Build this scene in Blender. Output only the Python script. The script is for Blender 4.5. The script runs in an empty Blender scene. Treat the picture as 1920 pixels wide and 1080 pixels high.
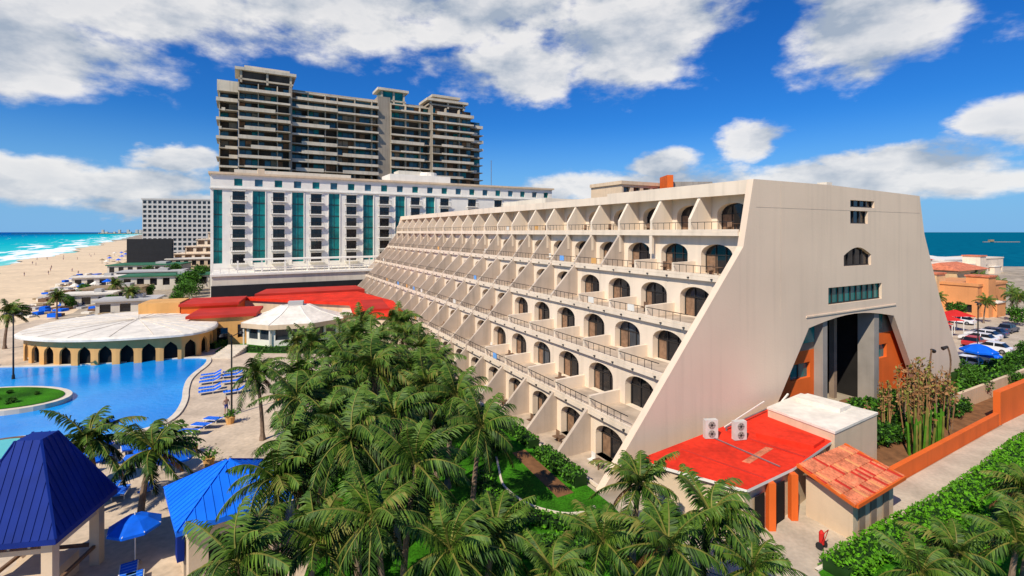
import bpy, math, random
from mathutils import Vector, Matrix
from mathutils.geometry import tessellate_polygon
R = random.Random(7)
scene = bpy.context.scene
COL = scene.collection
V = Vector

# ------------------------------------------------------------------ materials
MATS = {}
def mat(name, c, rough=.75, var=.15, scale=.6, bump=0.0, bscale=12, streak=0.0, spec=.3, metal=0.0, fine=0.0, fscale=8):
    m = bpy.data.materials.new(name); m.use_nodes = True
    nt = m.node_tree; N = nt.nodes; L = nt.links
    b = N['Principled BSDF']
    b.inputs['Roughness'].default_value = rough
    b.inputs['Metallic'].default_value = metal
    b.inputs['Specular IOR Level'].default_value = spec
    tc = N.new('ShaderNodeTexCoord')
    def noise(sc, detail=5, vec=None):
        n = N.new('ShaderNodeTexNoise'); n.inputs['Scale'].default_value = sc
        n.inputs['Detail'].default_value = detail
        L.new(vec or tc.outputs['Object'], n.inputs['Vector']); return n.outputs['Fac']
    def ramp(fac, lo, hi, a=.3, bb=.7):
        r = N.new('ShaderNodeMapRange'); L.new(fac, r.inputs[0])
        r.inputs[1].default_value = a; r.inputs[2].default_value = bb
        r.inputs[3].default_value = lo; r.inputs[4].default_value = hi; return r.outputs[0]
    val = ramp(noise(scale), 1-var, 1+var)
    def mul(a, bb):
        n = N.new('ShaderNodeMath'); n.operation = 'MULTIPLY'; L.new(a, n.inputs[0]); L.new(bb, n.inputs[1]); return n.outputs[0]
    if fine: val = mul(val, ramp(noise(fscale, 3), 1-fine, 1+fine))
    if streak:
        mp = N.new('ShaderNodeMapping'); mp.inputs['Scale'].default_value = (1.3, 1.3, .07)
        L.new(tc.outputs['Object'], mp.inputs[0])
        val = mul(val, ramp(noise(1.1, 6, mp.outputs[0]), 1-streak, 1.0, .3, .5))
    vm = N.new('ShaderNodeVectorMath'); vm.operation = 'SCALE'
    vm.inputs[0].default_value = c[:3]; L.new(val, vm.inputs['Scale'])
    L.new(vm.outputs[0], b.inputs['Base Color'])
    if bump:
        bp = N.new('ShaderNodeBump'); bp.inputs['Strength'].default_value = bump; bp.inputs['Distance'].default_value = .05
        L.new(noise(bscale, 4), bp.inputs['Height']); L.new(bp.outputs[0], b.inputs['Normal'])
    MATS[name] = m
    return m

mat('stucco_cream', (.80,.655,.49), .85, .06, .35, .2, 8, .13)
mat('stucco_end', (.75,.575,.415), .85, .06, .12, .2, 6, .07)
mat('stucco_fin', (.54,.43,.325), .85, .10, .5, .2, 8, .18)  # stucco darkened so fin sides carry painted shade; also the thin joint lines
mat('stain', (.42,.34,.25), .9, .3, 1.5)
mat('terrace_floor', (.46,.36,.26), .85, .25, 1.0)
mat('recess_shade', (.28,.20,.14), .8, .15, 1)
mat('glass_dark', (.012,.013,.016), .08, .3, .6, spec=.5)
mat('glass_mid', (.04,.05,.06), .12, .5, .7, spec=.5)
mat('glass_teal', (.006,.17,.16), .1, .4, .4, spec=.45)
mat('glass_blue', (.04,.13,.18), .12, .5, .3, spec=.5)
mat('curtain', (.24,.14,.08), .8, .3, 3)
mat('frame_dark', (.03,.025,.022), .5, .1)
mat('white_paint', (.80,.75,.65), .7, .06, .5, 0, 10, .06)
mat('white_roof', (.76,.69,.57), .8, .14, .5, fine=.06, fscale=2)
mat('white_old', (.66,.59,.47), .8, .12, .2, 0, 10, .12)
mat('orange_wall', (.74,.13,.016), .8, .08, .5, .1, 8, .1)
mat('orange_soft', (.72,.38,.12), .8, .1, .4, .1, 8, .1)
mat('villa_cream', (.76,.50,.25), .8, .1, .3, .1, 8, .1)
mat('villa_orange', (.70,.30,.11), .8, .1, .3, .1, 8, .1)
mat('beige_wall', (.66,.50,.33), .85, .08, .5, .15, 8, .14)
mat('red_roof', (.74,.034,.012), .65, .2, .45, .15, 5, fine=.14, fscale=3, spec=.15)
mat('red_flat', (.52,.03,.015), .7, .2, .3)
mat('tile_orange', (.62,.19,.09), .75, .35, 1.2, .1, 8, fine=.25, fscale=6, spec=.2)
mat('tower_slab', (.45,.375,.275), .85, .2, .08, 0, 10, .22)
mat('tower_light', (.60,.51,.385), .85, .18, .15, 0, 10, .18)
mat('tower_core', (.30,.25,.19), .85, .2, .1, 0, 10, .25)
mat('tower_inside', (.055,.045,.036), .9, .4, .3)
mat('tower_rust', (.24,.13,.07), .85, .4, .4)
mat('grey_slab', (.46,.44,.41), .85, .1, .1)
mat('black_wall', (.012,.012,.014), .7, .2)
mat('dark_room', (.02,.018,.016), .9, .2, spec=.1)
mat('grey_conc', (.32,.28,.235), .85, .15, .5, .1, 8, .2)
mat('paving', (.58,.455,.32), .85, .2, .35, .15, 6, fine=.12, fscale=3)
mat('path', (.50,.41,.30), .85, .18, .4, .2, 10, fine=.1, fscale=4)
mat('land', (.38,.31,.22), .9, .35, .05, .2, 3, fine=.3, fscale=.4)
mat('sand', (.74,.56,.35), .95, .10, .05, .3, 1.5, fine=.12, fscale=.5)
mat('grass', (.035,.155,.005), .9, .5, .35, .8, 18, fine=.45, fscale=9, spec=.1)
mat('grass_far', (.035,.10,.015), .9, .4, .3, .6, 5, fine=.4, fscale=3, spec=.1)
mat('soil', (.20,.09,.035), .95, .3, 1.5, .4, 10)
mat('leaf_a', (.045,.13,.010), .6, .3, 1.5, spec=.2)
mat('leaf_b', (.075,.21,.012), .6, .3, 1.5, spec=.2)
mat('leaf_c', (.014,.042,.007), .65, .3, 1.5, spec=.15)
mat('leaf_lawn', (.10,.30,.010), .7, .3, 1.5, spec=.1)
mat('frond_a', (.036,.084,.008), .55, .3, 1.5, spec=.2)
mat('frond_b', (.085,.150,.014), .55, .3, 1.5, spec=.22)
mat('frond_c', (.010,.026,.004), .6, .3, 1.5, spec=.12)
mat('frond_y', (.19,.18,.035), .6, .3, 1.5, spec=.2)
mat('dead_leaf', (.25,.11,.035), .8, .3, 3)
mat('dry_stem', (.34,.17,.07), .8, .3, 3)
mat('trunk', (.22,.15,.10), .9, .3, 3, .5, 14)
mat('blue_roof', (.006,.17,.85), .5, .12, .8, spec=.3)
mat('blue_roof_dark', (.003,.022,.19), .6, .18, .8, spec=.2)
mat('blue_fabric', (.006,.12,.65), .7, .15, 2, spec=.1)
mat('blue_pale', (.16,.38,.75), .7, .15, 2)
mat('kerb', (.70,.60,.46), .85, .12, 1)
mat('metal', (.35,.35,.36), .4, .1, 1, metal=.7)
mat('ac_white', (.6,.56,.48), .6, .1, 2)
mat('wood', (.16,.09,.05), .8, .3, 2)
mat('thatch', (.32,.23,.13), .95, .3, 2)
mat('tyre', (.02,.02,.02), .8, .1)
mat('car_white', (.78,.78,.78), .25, .02, 1, spec=.6)
mat('car_dark', (.05,.07,.12), .25, .02, 1, spec=.6)
mat('car_red', (.45,.03,.03), .25, .02, 1, spec=.6)
mat('red_fabric', (.6,.02,.015), .8, .1, 1)
mat('skin', (.42,.24,.16), .6, .08, 3)
mat('swimwear', (.05,.08,.3), .8, .1, 3)
mat('green_roof', (.04,.16,.08), .7, .2, .2)

def water_pool(name, c, c2, spec=.25, rough=.12, bump=.25):
    m = bpy.data.materials.new(name); m.use_nodes = True
    N = m.node_tree.nodes; L = m.node_tree.links; b = N['Principled BSDF']
    tc = N.new('ShaderNodeTexCoord')
    n = N.new('ShaderNodeTexNoise'); n.inputs['Scale'].default_value = .12; n.inputs['Detail'].default_value = 4
    L.new(tc.outputs['Object'], n.inputs['Vector'])
    mx = N.new('ShaderNodeMix'); mx.data_type = 'RGBA'
    mx.inputs[6].default_value = (*c, 1); mx.inputs[7].default_value = (*c2, 1)
    r = N.new('ShaderNodeMapRange'); r.inputs[1].default_value = .35; r.inputs[2].default_value = .65
    L.new(n.outputs['Fac'], r.inputs[0]); L.new(r.outputs[0], mx.inputs[0])
    L.new(mx.outputs[2], b.inputs['Base Color'])
    b.inputs['Roughness'].default_value = rough; b.inputs['Specular IOR Level'].default_value = spec
    n2 = N.new('ShaderNodeTexNoise'); n2.inputs['Scale'].default_value = 2.2; n2.inputs['Detail'].default_value = 4
    L.new(tc.outputs['Object'], n2.inputs['Vector'])
    bp = N.new('ShaderNodeBump'); bp.inputs['Strength'].default_value = bump; bp.inputs['Distance'].default_value = .08
    L.new(n2.outputs['Fac'], bp.inputs['Height']); L.new(bp.outputs[0], b.inputs['Normal'])
    MATS[name] = m
water_pool('pool_water', (.004,.22,.66), (.008,.32,.78), .2, .15, .4)
water_pool('jacuzzi_water', (.05,.45,.48), (.08,.55,.52))
water_pool('lagoon_water', (.001,.095,.17), (.002,.14,.22), 0.0, .9, 0)

def sea_material():
    m = bpy.data.materials.new('sea_water'); m.use_nodes = True
    N = m.node_tree.nodes; L = m.node_tree.links; b = N['Principled BSDF']
    geo = N.new('ShaderNodeNewGeometry')
    d = N.new('ShaderNodeVectorMath'); d.operation = 'DOT_PRODUCT'
    sb = N.new('ShaderNodeVectorMath'); sb.operation = 'SUBTRACT'
    L.new(geo.outputs['Position'], sb.inputs[0]); sb.inputs[1].default_value = (-240, 232, 0)
    L.new(sb.outputs[0], d.inputs[0]); d.inputs[1].default_value = (-.81, -.59, 0)
    n = N.new('ShaderNodeTexNoise'); n.inputs['Scale'].default_value = .012; n.inputs['Detail'].default_value = 4
    L.new(geo.outputs['Position'], n.inputs['Vector'])
    ma = N.new('ShaderNodeMath'); ma.operation = 'MULTIPLY_ADD'
    L.new(n.outputs['Fac'], ma.inputs[0]); ma.inputs[1].default_value = 50; L.new(d.outputs['Value'], ma.inputs[2])
    r = N.new('ShaderNodeMapRange'); L.new(ma.outputs[0], r.inputs[0]); r.inputs[1].default_value = 0; r.inputs[2].default_value = 900
    cr = N.new('ShaderNodeValToRGB'); L.new(r.outputs[0], cr.inputs[0])
    e = cr.color_ramp.elements
    e[0].position = .02; e[0].color = (.25,.62,.56,1)
    e[1].position = 1.0; e[1].color = (.002,.09,.30,1)
    for p, c in ((.06,(.04,.52,.52,1)), (.14,(.008,.42,.47,1)), (.3,(.003,.30,.43,1)), (.55,(.002,.16,.36,1))):
        x = e.new(p); x.color = c
    mp = N.new('ShaderNodeMapping'); mp.vector_type = 'POINT'
    mp.inputs['Rotation'].default_value = (0, 0, -math.atan2(.81, -.59))
    L.new(geo.outputs['Position'], mp.inputs[0])
    mp2 = N.new('ShaderNodeMapping'); mp2.inputs['Scale'].default_value = (.012, .075, 1); L.new(mp.outputs[0], mp2.inputs[0])
    n2 = N.new('ShaderNodeTexNoise'); n2.inputs['Scale'].default_value = 1.0; n2.inputs['Detail'].default_value = 6
    L.new(mp2.outputs[0], n2.inputs['Vector'])
    fall = N.new('ShaderNodeMapRange'); L.new(d.outputs['Value'], fall.inputs[0])
    fall.inputs[1].default_value = 0; fall.inputs[2].default_value = 150; fall.inputs[3].default_value = .15; fall.inputs[4].default_value = -.08
    ad = N.new('ShaderNodeMath'); L.new(n2.outputs['Fac'], ad.inputs[0]); L.new(fall.outputs[0], ad.inputs[1])
    fm = N.new('ShaderNodeMapRange'); L.new(ad.outputs[0], fm.inputs[0]); fm.inputs[1].default_value = .60; fm.inputs[2].default_value = .67
    mx = N.new('ShaderNodeMix'); mx.data_type = 'RGBA'; L.new(fm.outputs[0], mx.inputs[0])
    L.new(cr.outputs[0], mx.inputs[6]); mx.inputs[7].default_value = (.85,.88,.86,1)
    L.new(mx.outputs[2], b.inputs['Base Color'])
    b.inputs['Roughness'].default_value = .9; b.inputs['Specular IOR Level'].default_value = 0.0
    MATS['sea_water'] = m
sea_material()

# ------------------------------------------------------------------ mesh builder
class MB:
    def __init__(s): s.v = []; s.f = []; s.m = []; s.names = []
    def mi(s, n):
        if n not in s.names: s.names.append(n)
        return s.names.index(n)
    def face(s, pts, m):
        i = len(s.v); s.v.extend([tuple(p) for p in pts]); s.f.append(tuple(range(i, i+len(pts)))); s.m.append(s.mi(m))
    def box(s, x0, x1, y0, y1, z0, z1, m):
        p = [(x0,y0,z0),(x1,y0,z0),(x1,y1,z0),(x0,y1,z0),(x0,y0,z1),(x1,y0,z1),(x1,y1,z1),(x0,y1,z1)]
        i = len(s.v); s.v.extend(p); k = s.mi(m)
        for f in ((3,2,1,0),(4,5,6,7),(0,1,5,4),(1,2,6,5),(2,3,7,6),(3,0,4,7)):
            s.f.append(tuple(i+a for a in f)); s.m.append(k)
    def extr(s, pts, vec, m, holes=(), mside=None):
        pts = [V(p) for p in pts]; vec = V(vec); holes = [[V(p) for p in h] for h in holes]
        loops = [pts]+holes; allp = [p for l in loops for p in l]
        tris = tessellate_polygon(loops)
        i = len(s.v); n = len(allp); s.v.extend([tuple(p) for p in allp]+[tuple(p+vec) for p in allp]); k = s.mi(m)
        k2 = s.mi(mside or m)
        for t in tris:
            s.f.append(tuple(i+a for a in t)); s.m.append(k)
            s.f.append(tuple(i+n+a for a in reversed(t))); s.m.append(k)
        o = i
        for l in loops:
            c = len(l)
            for a in range(c):
                b = (a+1) % c; s.f.append((o+a, o+b, o+b+n, o+a+n)); s.m.append(k2)
            o += c
    def sheet(s, pts, z, m, holes=()):
        loops = [[V((p[0],p[1],z)) for p in pts]]+[[V((p[0],p[1],z)) for p in h] for h in holes]
        allp = [p for l in loops for p in l]; i = len(s.v); s.v.extend([tuple(p) for p in allp]); k = s.mi(m)
        for t in tessellate_polygon(loops):
            a, b, c = [allp[j] for j in t]
            if (b-a).cross(c-a).z < 0: t = (t[0], t[2], t[1])
            s.f.append(tuple(i+j for j in t)); s.m.append(k)
    def bar(s, p, q, w, m, w2=None):
        p = V(p); q = V(q); d = (q-p)
        if d.length < 1e-6: return
        d.normalize(); up = V((0,0,1)) if abs(d.z) < .95 else V((1,0,0))
        a = d.cross(up).normalized(); b = d.cross(a); w2 = w if w2 is None else w2
        c0 = [p+a*w/2+b*w/2, p-a*w/2+b*w/2, p-a*w/2-b*w/2, p+a*w/2-b*w/2]
        c1 = [q+a*w2/2+b*w2/2, q-a*w2/2+b*w2/2, q-a*w2/2-b*w2/2, q+a*w2/2-b*w2/2]
        i = len(s.v); s.v.extend([tuple(x) for x in c0+c1]); k = s.mi(m)
        for f in ((0,1,2,3),(7,6,5,4),(0,4,5,1),(1,5,6,2),(2,6,7,3),(3,7,4,0)):
            s.f.append(tuple(i+x for x in f)); s.m.append(k)
    def cyl(s, p, q, r0, r1, m, n=10, cap=True):
        p = V(p); q = V(q); d = (q-p).normalized(); up = V((0,0,1)) if abs(d.z) < .95 else V((1,0,0))
        a = d.cross(up).normalized(); b = d.cross(a); i = len(s.v); k = s.mi(m)
        for c, r in ((p, r0), (q, r1)):
            for j in range(n):
                t = 2*math.pi*j/n; s.v.append(tuple(c+a*math.cos(t)*r+b*math.sin(t)*r))
        for j in range(n):
            h = (j+1) % n; s.f.append((i+j, i+h, i+n+h, i+n+j)); s.m.append(k)
        if cap:
            s.f.append(tuple(i+j for j in range(n))); s.m.append(k)
            s.f.append(tuple(i+n+j for j in range(n))); s.m.append(k)
    def mesh(s, name):
        me = bpy.data.meshes.new(name); me.from_pydata(s.v, [], s.f)
        for n in s.names: me.materials.append(MATS[n])
        me.polygons.foreach_set('material_index', s.m); me.update(); return me
    def obj(s, name, parent=None, M=None):
        o = bpy.data.objects.new(name, s.mesh(name)); COL.objects.link(o)
        if parent: o.parent = parent
        if M is not None: o.matrix_world = M
        return o
def empty(name, loc=(0,0,0), rot=0):
    e = bpy.data.objects.new(name, None); COL.objects.link(e); e.location = loc; e.rotation_euler = (0,0,rot); e.empty_display_size = .5
    return e
def inst(name, me, loc, rot=0, sc=1):
    o = bpy.data.objects.new(name, me); COL.objects.link(o); o.location = loc; o.rotation_euler = (0,0,rot)
    o.scale = (sc,sc,sc) if not isinstance(sc, tuple) else sc
    return o

def wall_open(mb, O, ux, inn, u0, u1, z0, z1, rects, m, depth=.3, pane='glass_dark', frame=None):
    O = V(O); ux = V(ux); inn = V(inn)
    P = lambda u, w, z: O+ux*u+inn*w+V((0,0,z))
    xs = sorted(set([u0,u1]+[r[0] for r in rects]+[r[1] for r in rects]))
    zs = sorted(set([z0,z1]+[r[2] for r in rects]+[r[3] for r in rects]))
    opened = set()
    xi = {x:i for i,x in enumerate(xs)}; zi = {z:i for i,z in enumerate(zs)}
    for r in rects:
        for i in range(xi[r[0]], xi[r[1]]):
            for j in range(zi[r[2]], zi[r[3]]): opened.add((i,j))
    for j in range(len(zs)-1):
        i = 0
        while i < len(xs)-1:
            if (i,j) in opened: i += 1; continue
            k = i
            while k < len(xs)-1 and (k,j) not in opened: k += 1
            mb.face([P(xs[i],0,zs[j]),P(xs[k],0,zs[j]),P(xs[k],0,zs[j+1]),P(xs[i],0,zs[j+1])], m); i = k
    for r in rects:
        a,b,c,d = r[:4]; pm = r[4] if len(r) > 4 else pane
        mb.face([P(a,0,c),P(a,depth,c),P(a,depth,d),P(a,0,d)], m)
        mb.face([P(b,0,c),P(b,depth,c),P(b,depth,d),P(b,0,d)], m)
        mb.face([P(a,0,c),P(b,0,c),P(b,depth,c),P(a,depth,c)], m)
        mb.face([P(a,0,d),P(b,0,d),P(b,depth,d),P(a,depth,d)], m)
        mb.face([P(a,depth,c),P(b,depth,c),P(b,depth,d),P(a,depth,d)], pm)
        if frame:
            n = max(1, round((b-a)/1.2))
            for i in range(1, n):
                u = a+(b-a)*i/n; mb.bar(P(u,depth-.04,c), P(u,depth-.04,d), .08, frame)
            n = max(1, round((d-c)/3.0))
            for i in range(1, n):
                z = c+(d-c)*i/n; mb.bar(P(a,depth-.04,z), P(b,depth-.04,z), .14, frame)

# ------------------------------------------------------------------ terrain, sea
b = MB(); S = 30000
b.face([(-S,-2000,-.5),(S,-2000,-.5),(S,S,-.5),(-S,S,-.5)], 'sea_water'); b.obj('sea')
b = MB(); b.face([(150,150,-.42),(S,150,-.42),(S,S,-.42),(-300,S,-.42),(-60,330,-.42)], 'lagoon_water'); b.obj('lagoon_water')
def shore(q, off=0):
    w = 5*math.sin(q*.021)+3*math.sin(q*.07+1)+1.5*math.sin(q*.17)
    return (-240-.59*q-.81*(w+off), 232+.81*q-.59*(w+off))
shore_pts = [shore(q) for q in range(-400, 900, 12)]+[shore(q) for q in range(900, 4000, 100)]
b = MB()
b.sheet(shore_pts+[(-2300,3600),(-500,1050),(-60,420),(140,262),(300,236),(450,226),(900,215),(900,-150),(0,-150)], 0, 'land')
b.obj('ground')
b = MB()
b.sheet([shore(q,-.3) for q in range(-400,900,12)]+[(-790,1050),(-352,452),(-186,240),(-128,160),(-92,104),(-84,70),(-60,20),(-20,-60)], .01, 'sand')
b.obj('beach_sand')
b = MB()
for i in range(90):
    q = 1300+i*30+R.uniform(-15,15); x, y = shore(q, -60-R.uniform(0,140))
    h = R.choice([8,10,14,18,26,34]); w = R.uniform(10,26)
    b.box(x-w, x+w, y-10, y+10, 0, h, R.choice(['white_old','grey_slab','tower_light']))
b.obj('distant_city')
b = MB()
for i in range(60):
    b.box(-2600-i*22,-2600-i*22+R.uniform(8,25), 4200+i*8,4210+i*8, -1, R.choice([6,9,14,20,38]), 'grey_slab')
b.box(-4200,-2500,4160,4700,-1,3,'grass_far')
b.obj('distant_headland')

# ------------------------------------------------------------------ main terraced hotel
TH = math.atan2(.481, .877)
P0 = (5.84, 32.94, 0)
hotel = empty('terraced_hotel', P0, TH)
zk = [0,3.3,6.6,9.9,13.4,17.0,20.35]
edge = [0,2.9,5.85,8.8,11.9,14.15]
W = [2.95,5.9,8.85,12.0,14.6,16.7]
NB = 21; bw = 4.68; ys = .25; LEN = ys+NB*bw
walls = MB(); glz = MB(); fins = MB(); rails = MB()
def arch_bay(x, y0, y1, z0, z1, w, hs, rise, depth=.65):
    yc = (y0+y1)/2; ya = yc-w/2; yb = yc+w/2; n = 14; m = 'stucco_cream'
    walls.face([(x,y0,z0),(x,ya,z0),(x,ya,z1),(x,y0,z1)], m); walls.face([(x,yb,z0),(x,y1,z0),(x,y1,z1),(x,yb,z1)], m)
    A = []
    for i in range(n+1):
        t = math.pi*(1-i/n); y = yc+w/2*math.cos(t); z = z0+hs+rise*math.sin(t)**.9 if 0 < i < n else z0+hs
        A.append((y, z))
    for i in range(n):
        (p,a),(q,c) = A[i],A[i+1]
        walls.face([(x,p,a),(x,q,c),(x,q,z1),(x,p,z1)], m)
        walls.face([(x,p,a),(x,q,c),(x+depth,q,c),(x+depth,p,a)], m)
    for y in (ya,yb): walls.face([(x,y,z0),(x+depth,y,z0),(x+depth,y,z0+hs),(x,y,z0+hs)], m)
    glz.face([(x+depth,ya,z0)]+[(x+depth,y,z) for y,z in A]+[(x+depth,yb,z0)], 'glass_dark' if R.random() < .8 else 'glass_mid')
    xf = x+depth-.05
    for fr in (0.02,.34,.66,.98):
        y = ya+w*fr; zt = z0+hs+(rise*.8 if .1 < fr < .9 else 0); glz.bar((xf,y,z0),(xf,y,zt), .07, 'frame_dark')
    glz.bar((xf,ya,z0+hs),(xf,yb,z0+hs), .07, 'frame_dark')
    c = R.random()
    if c < .85:
        u = R.uniform(.18,.42); glz.face([(x+depth-.012,yb-w*u,z0+.02),(x+depth-.012,yb-.03,z0+.02),(x+depth-.012,yb-.03,z0+hs),(x+depth-.012,yb-w*u,z0+hs)], 'curtain')
    if R.random() < .4:
        u = R.uniform(.1,.25); glz.face([(x+depth-.012,ya+.03,z0+.02),(x+depth-.012,ya+w*u,z0+.02),(x+depth-.012,ya+w*u,z0+hs),(x+depth-.012,ya+.03,z0+hs)], 'curtain')
nofin = [0,5,5,3,2,0]
for k in range(6):
    z0 = zk[k]; z1 = zk[k+1]
    walls.box(edge[k]-.25, W[k]+.62, .01, LEN, z0-.32, z0+.0, 'stucco_cream')
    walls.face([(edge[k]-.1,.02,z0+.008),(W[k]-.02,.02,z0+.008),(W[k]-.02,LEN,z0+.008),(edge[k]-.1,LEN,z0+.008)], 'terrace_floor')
    walls.box(edge[k]-.22, edge[k]-.06, .02, LEN, z0+.012, z0+.22, 'stucco_cream')
    for i in range(NB):
        y0 = ys+i*bw; y1 = y0+bw
        arch_bay(W[k], y0, y1, z0+.0, z1-.0, 3.2, 1.6, .95)
        last = (i == NB-1)
        yd = y1-.15
        if k == 5:
            fins.extr([(14.0,yd,z0-.02),(14.0,yd,z0+1.15),(15.35,yd,z1-.1),(W[k]+.05,yd,z1-.1),(W[k]+.05,yd,z0-.02)], (0,.3,0), 'stucco_cream')
            if i >= 1: fins.box(13.92,14.2,yd-.03,yd+.33,z0-2.1,z0+.05,'stucco_cream')
        elif i < nofin[k] and not last:
            fins.extr([(edge[k]+.05,yd,z0),(edge[k]+.05,yd,z0+.95),(W[k]-.6,yd,z0+1.0),(W[k]+.05,yd,z0+1.0),(W[k]+.05,yd,z0)], (0,.28,0), 'stucco_cream')
        else:
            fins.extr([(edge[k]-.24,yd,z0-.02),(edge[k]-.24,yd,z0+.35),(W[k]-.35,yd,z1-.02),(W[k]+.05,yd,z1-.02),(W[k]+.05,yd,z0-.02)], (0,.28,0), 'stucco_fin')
        if k > 0:
            xr = edge[k]-.14 if k < 5 else 13.98
            rails.bar((xr,y0+.12,z0+.85),(xr,y1-.2,z0+.85), .05, 'frame_dark')
            for j in range(1, 6): y = y0+.12+j*(bw-.3)/6; rails.bar((xr,y,z0+.2),(xr,y,z0+.85), .03, 'frame_dark')
        if R.random() < .6 and i < 12:
            yy = y0+R.uniform(1,2.6); xx = (edge[k]+W[k])/2
            rails.box(xx-.3,xx+.3,yy-.3,yy+.3,z0+.68,z0+.72,'wood'); rails.bar((xx,yy,z0),(xx,yy,z0+.68),.07,'wood')
            cm = R.choice(['curtain','white_paint','wood'])
            rails.box(xx-.2,xx+.25,yy+.6,yy+1.05,z0+.4,z0+.45,cm); rails.box(xx+.2,xx+.25,yy+.6,yy+1.05,z0,z0+.9,cm)
        if R.random() < .16 and k > 0:
            yy = y0+R.uniform(.6,2.4); rails.box(edge[k]-.17,edge[k]-.11,yy,yy+.8,z0+.3,z0+.87,R.choice(['white_paint','blue_pale','orange_soft']))
# weather stains and spouts on the fascias
for k in range(1,5):
    for i in range(NB*2):
        y = ys+i*bw/2+.3; walls.box(edge[k]-.4, edge[k]-.25, y, y+.12, zk[k]-.2, zk[k]-.1, 'frame_dark')
walls.box(15.3, 43.2, .02, LEN, 20.35, 20.6, 'stucco_cream')
walls.box(15.15, 15.5, 17.5, LEN, 20.1, 20.98, 'stucco_cream')
walls.box(15.1, 15.6, .02, 17.5, 20.1, 21.25, 'stucco_cream')
walls.box(15.6, 16.0, 17.2, 17.5, 20.6, 21.25, 'stucco_cream')
walls.box(29, 35, 5, 10, 20.6, 21.9, 'white_old'); walls.box(33.6, 34.6, 4, 5, 20.6, 22.3, 'white_old')
walls.box(20, 38, 38, 52, 20.6, 22.2, 'white_old')
pr = [(42.6,20.6),(43.6,16.7),(47.3,9.5),(53.7,0)]
for (xa,za),(xb,zb) in zip(pr, pr[1:]): walls.face([(xa,.05,za),(xa,LEN,za),(xb,LEN,zb),(xb,.05,zb)], 'stucco_cream')
def arc(x0,z0,x1,z1,rise,n=10): return [(x0+(x1-x0)*i/n, z0+(z1-z0)*i/n+rise*math.sin(math.pi*i/n)) for i in range(n+1)]
outer = [(-.35,0),(13.85,15.85),(15.1,21.25),(26,21.25),(42.7,20.85),(43.8,16.7),(47.5,9.5),(53.9,0),(43,0),(41.2,2.5),(37.4,8.3)]+arc(37.3,8.5,22.6,8.6,.75)[0:]+[(22.4,8.3),(18.3,2.9),(16.6,0)]
def rect(a,b_,c,d): return [(a,c),(b_,c),(b_,d),(a,d)]
archw = [(28.1,13.8),(32.9,13.8)]+list(reversed(arc(28.1,14.8,32.9,14.8,.75)))
wins = [rect(25.6,34.9,10.4,11.95), archw, rect(29.2,32.3,17.8,19.0), rect(29.2,33.5,19.35,20.0)]
endw = MB()
T3 = lambda l, y: [(x,y,z) for x,z in l]
endw.extr(T3(outer,-.55), (0,.56,0), 'stucco_end', [T3(h,-.55) for h in wins])
for h, nm in zip(wins, (9,4,3,4)):
    xs_ = [p[0] for p in h]; zs_ = [p[1] for p in h]
    endw.box(min(xs_)-.2,max(xs_)+.2,-.2,-.05,min(zs_)-.2,max(zs_)+.2,'glass_dark' if nm != 9 else 'glass_teal')
    for i in range(nm+1):
        x = min(xs_)+(max(xs_)-min(xs_))*i/nm; endw.box(x-.05,x+.05,-.3,-.2,min(zs_),max(zs_),'frame_dark')
    endw.box(min(xs_)-.05,max(xs_)+.05,-.34,-.22,min(zs_),min(zs_)+.1,'frame_dark')
endw.box(22.2,37.6,-.63,-.55,9.55,9.68,'stucco_end'); endw.box(18.6,18.63,-.562,-.55,9.8,21,'stucco_fin'); endw.box(15.4,42.8,-.562,-.55,19.0,19.03,'stucco_fin')
endw.bar((14.5,-.7,.5),(19.4,-.7,3.4),.12,'white_paint')
endw.extr([(-.35,LEN,0),(13.85,LEN,15.85),(15.1,LEN,20.98),(42.7,LEN,20.6),(53.9,LEN,0)], (0,.5,0), 'stucco_end')
ent = MB()
wall_open(ent, (15,.5,0),(1,0,0),(0,1,0), 0,10.3,0,6.3, [(6.6,9.6,3.8,5.2,'glass_teal')], 'orange_wall', .3, frame='frame_dark')
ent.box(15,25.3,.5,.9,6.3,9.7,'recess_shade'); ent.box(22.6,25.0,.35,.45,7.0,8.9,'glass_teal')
wall_open(ent, (34.9,.5,0),(1,0,0),(0,1,0), 0,9,0,6.6, [(.7,3.3,4.0,5.4,'glass_teal')], 'orange_wall', .3, frame='frame_dark')
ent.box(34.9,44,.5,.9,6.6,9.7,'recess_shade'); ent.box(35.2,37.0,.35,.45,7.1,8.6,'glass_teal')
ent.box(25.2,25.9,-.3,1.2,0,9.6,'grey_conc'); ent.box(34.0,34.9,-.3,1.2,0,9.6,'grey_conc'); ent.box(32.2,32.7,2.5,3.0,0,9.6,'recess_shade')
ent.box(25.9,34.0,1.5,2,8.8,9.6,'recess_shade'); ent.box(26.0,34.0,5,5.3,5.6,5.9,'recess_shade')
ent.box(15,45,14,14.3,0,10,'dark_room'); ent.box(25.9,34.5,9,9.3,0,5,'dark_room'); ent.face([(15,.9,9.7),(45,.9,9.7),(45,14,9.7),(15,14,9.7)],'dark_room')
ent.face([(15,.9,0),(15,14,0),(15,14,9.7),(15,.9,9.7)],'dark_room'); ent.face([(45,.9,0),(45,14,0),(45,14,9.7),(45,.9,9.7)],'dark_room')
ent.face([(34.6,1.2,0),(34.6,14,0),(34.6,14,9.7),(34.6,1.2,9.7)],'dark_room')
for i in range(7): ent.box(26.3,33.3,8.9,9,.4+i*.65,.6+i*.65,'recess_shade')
for nm_, m_ in (('terrace_walls',walls),('windows',glz),('balcony_fins',fins),('railings',rails),('end_wall',endw),('entrance',ent)):
    m_.obj(nm_, hotel)

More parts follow.
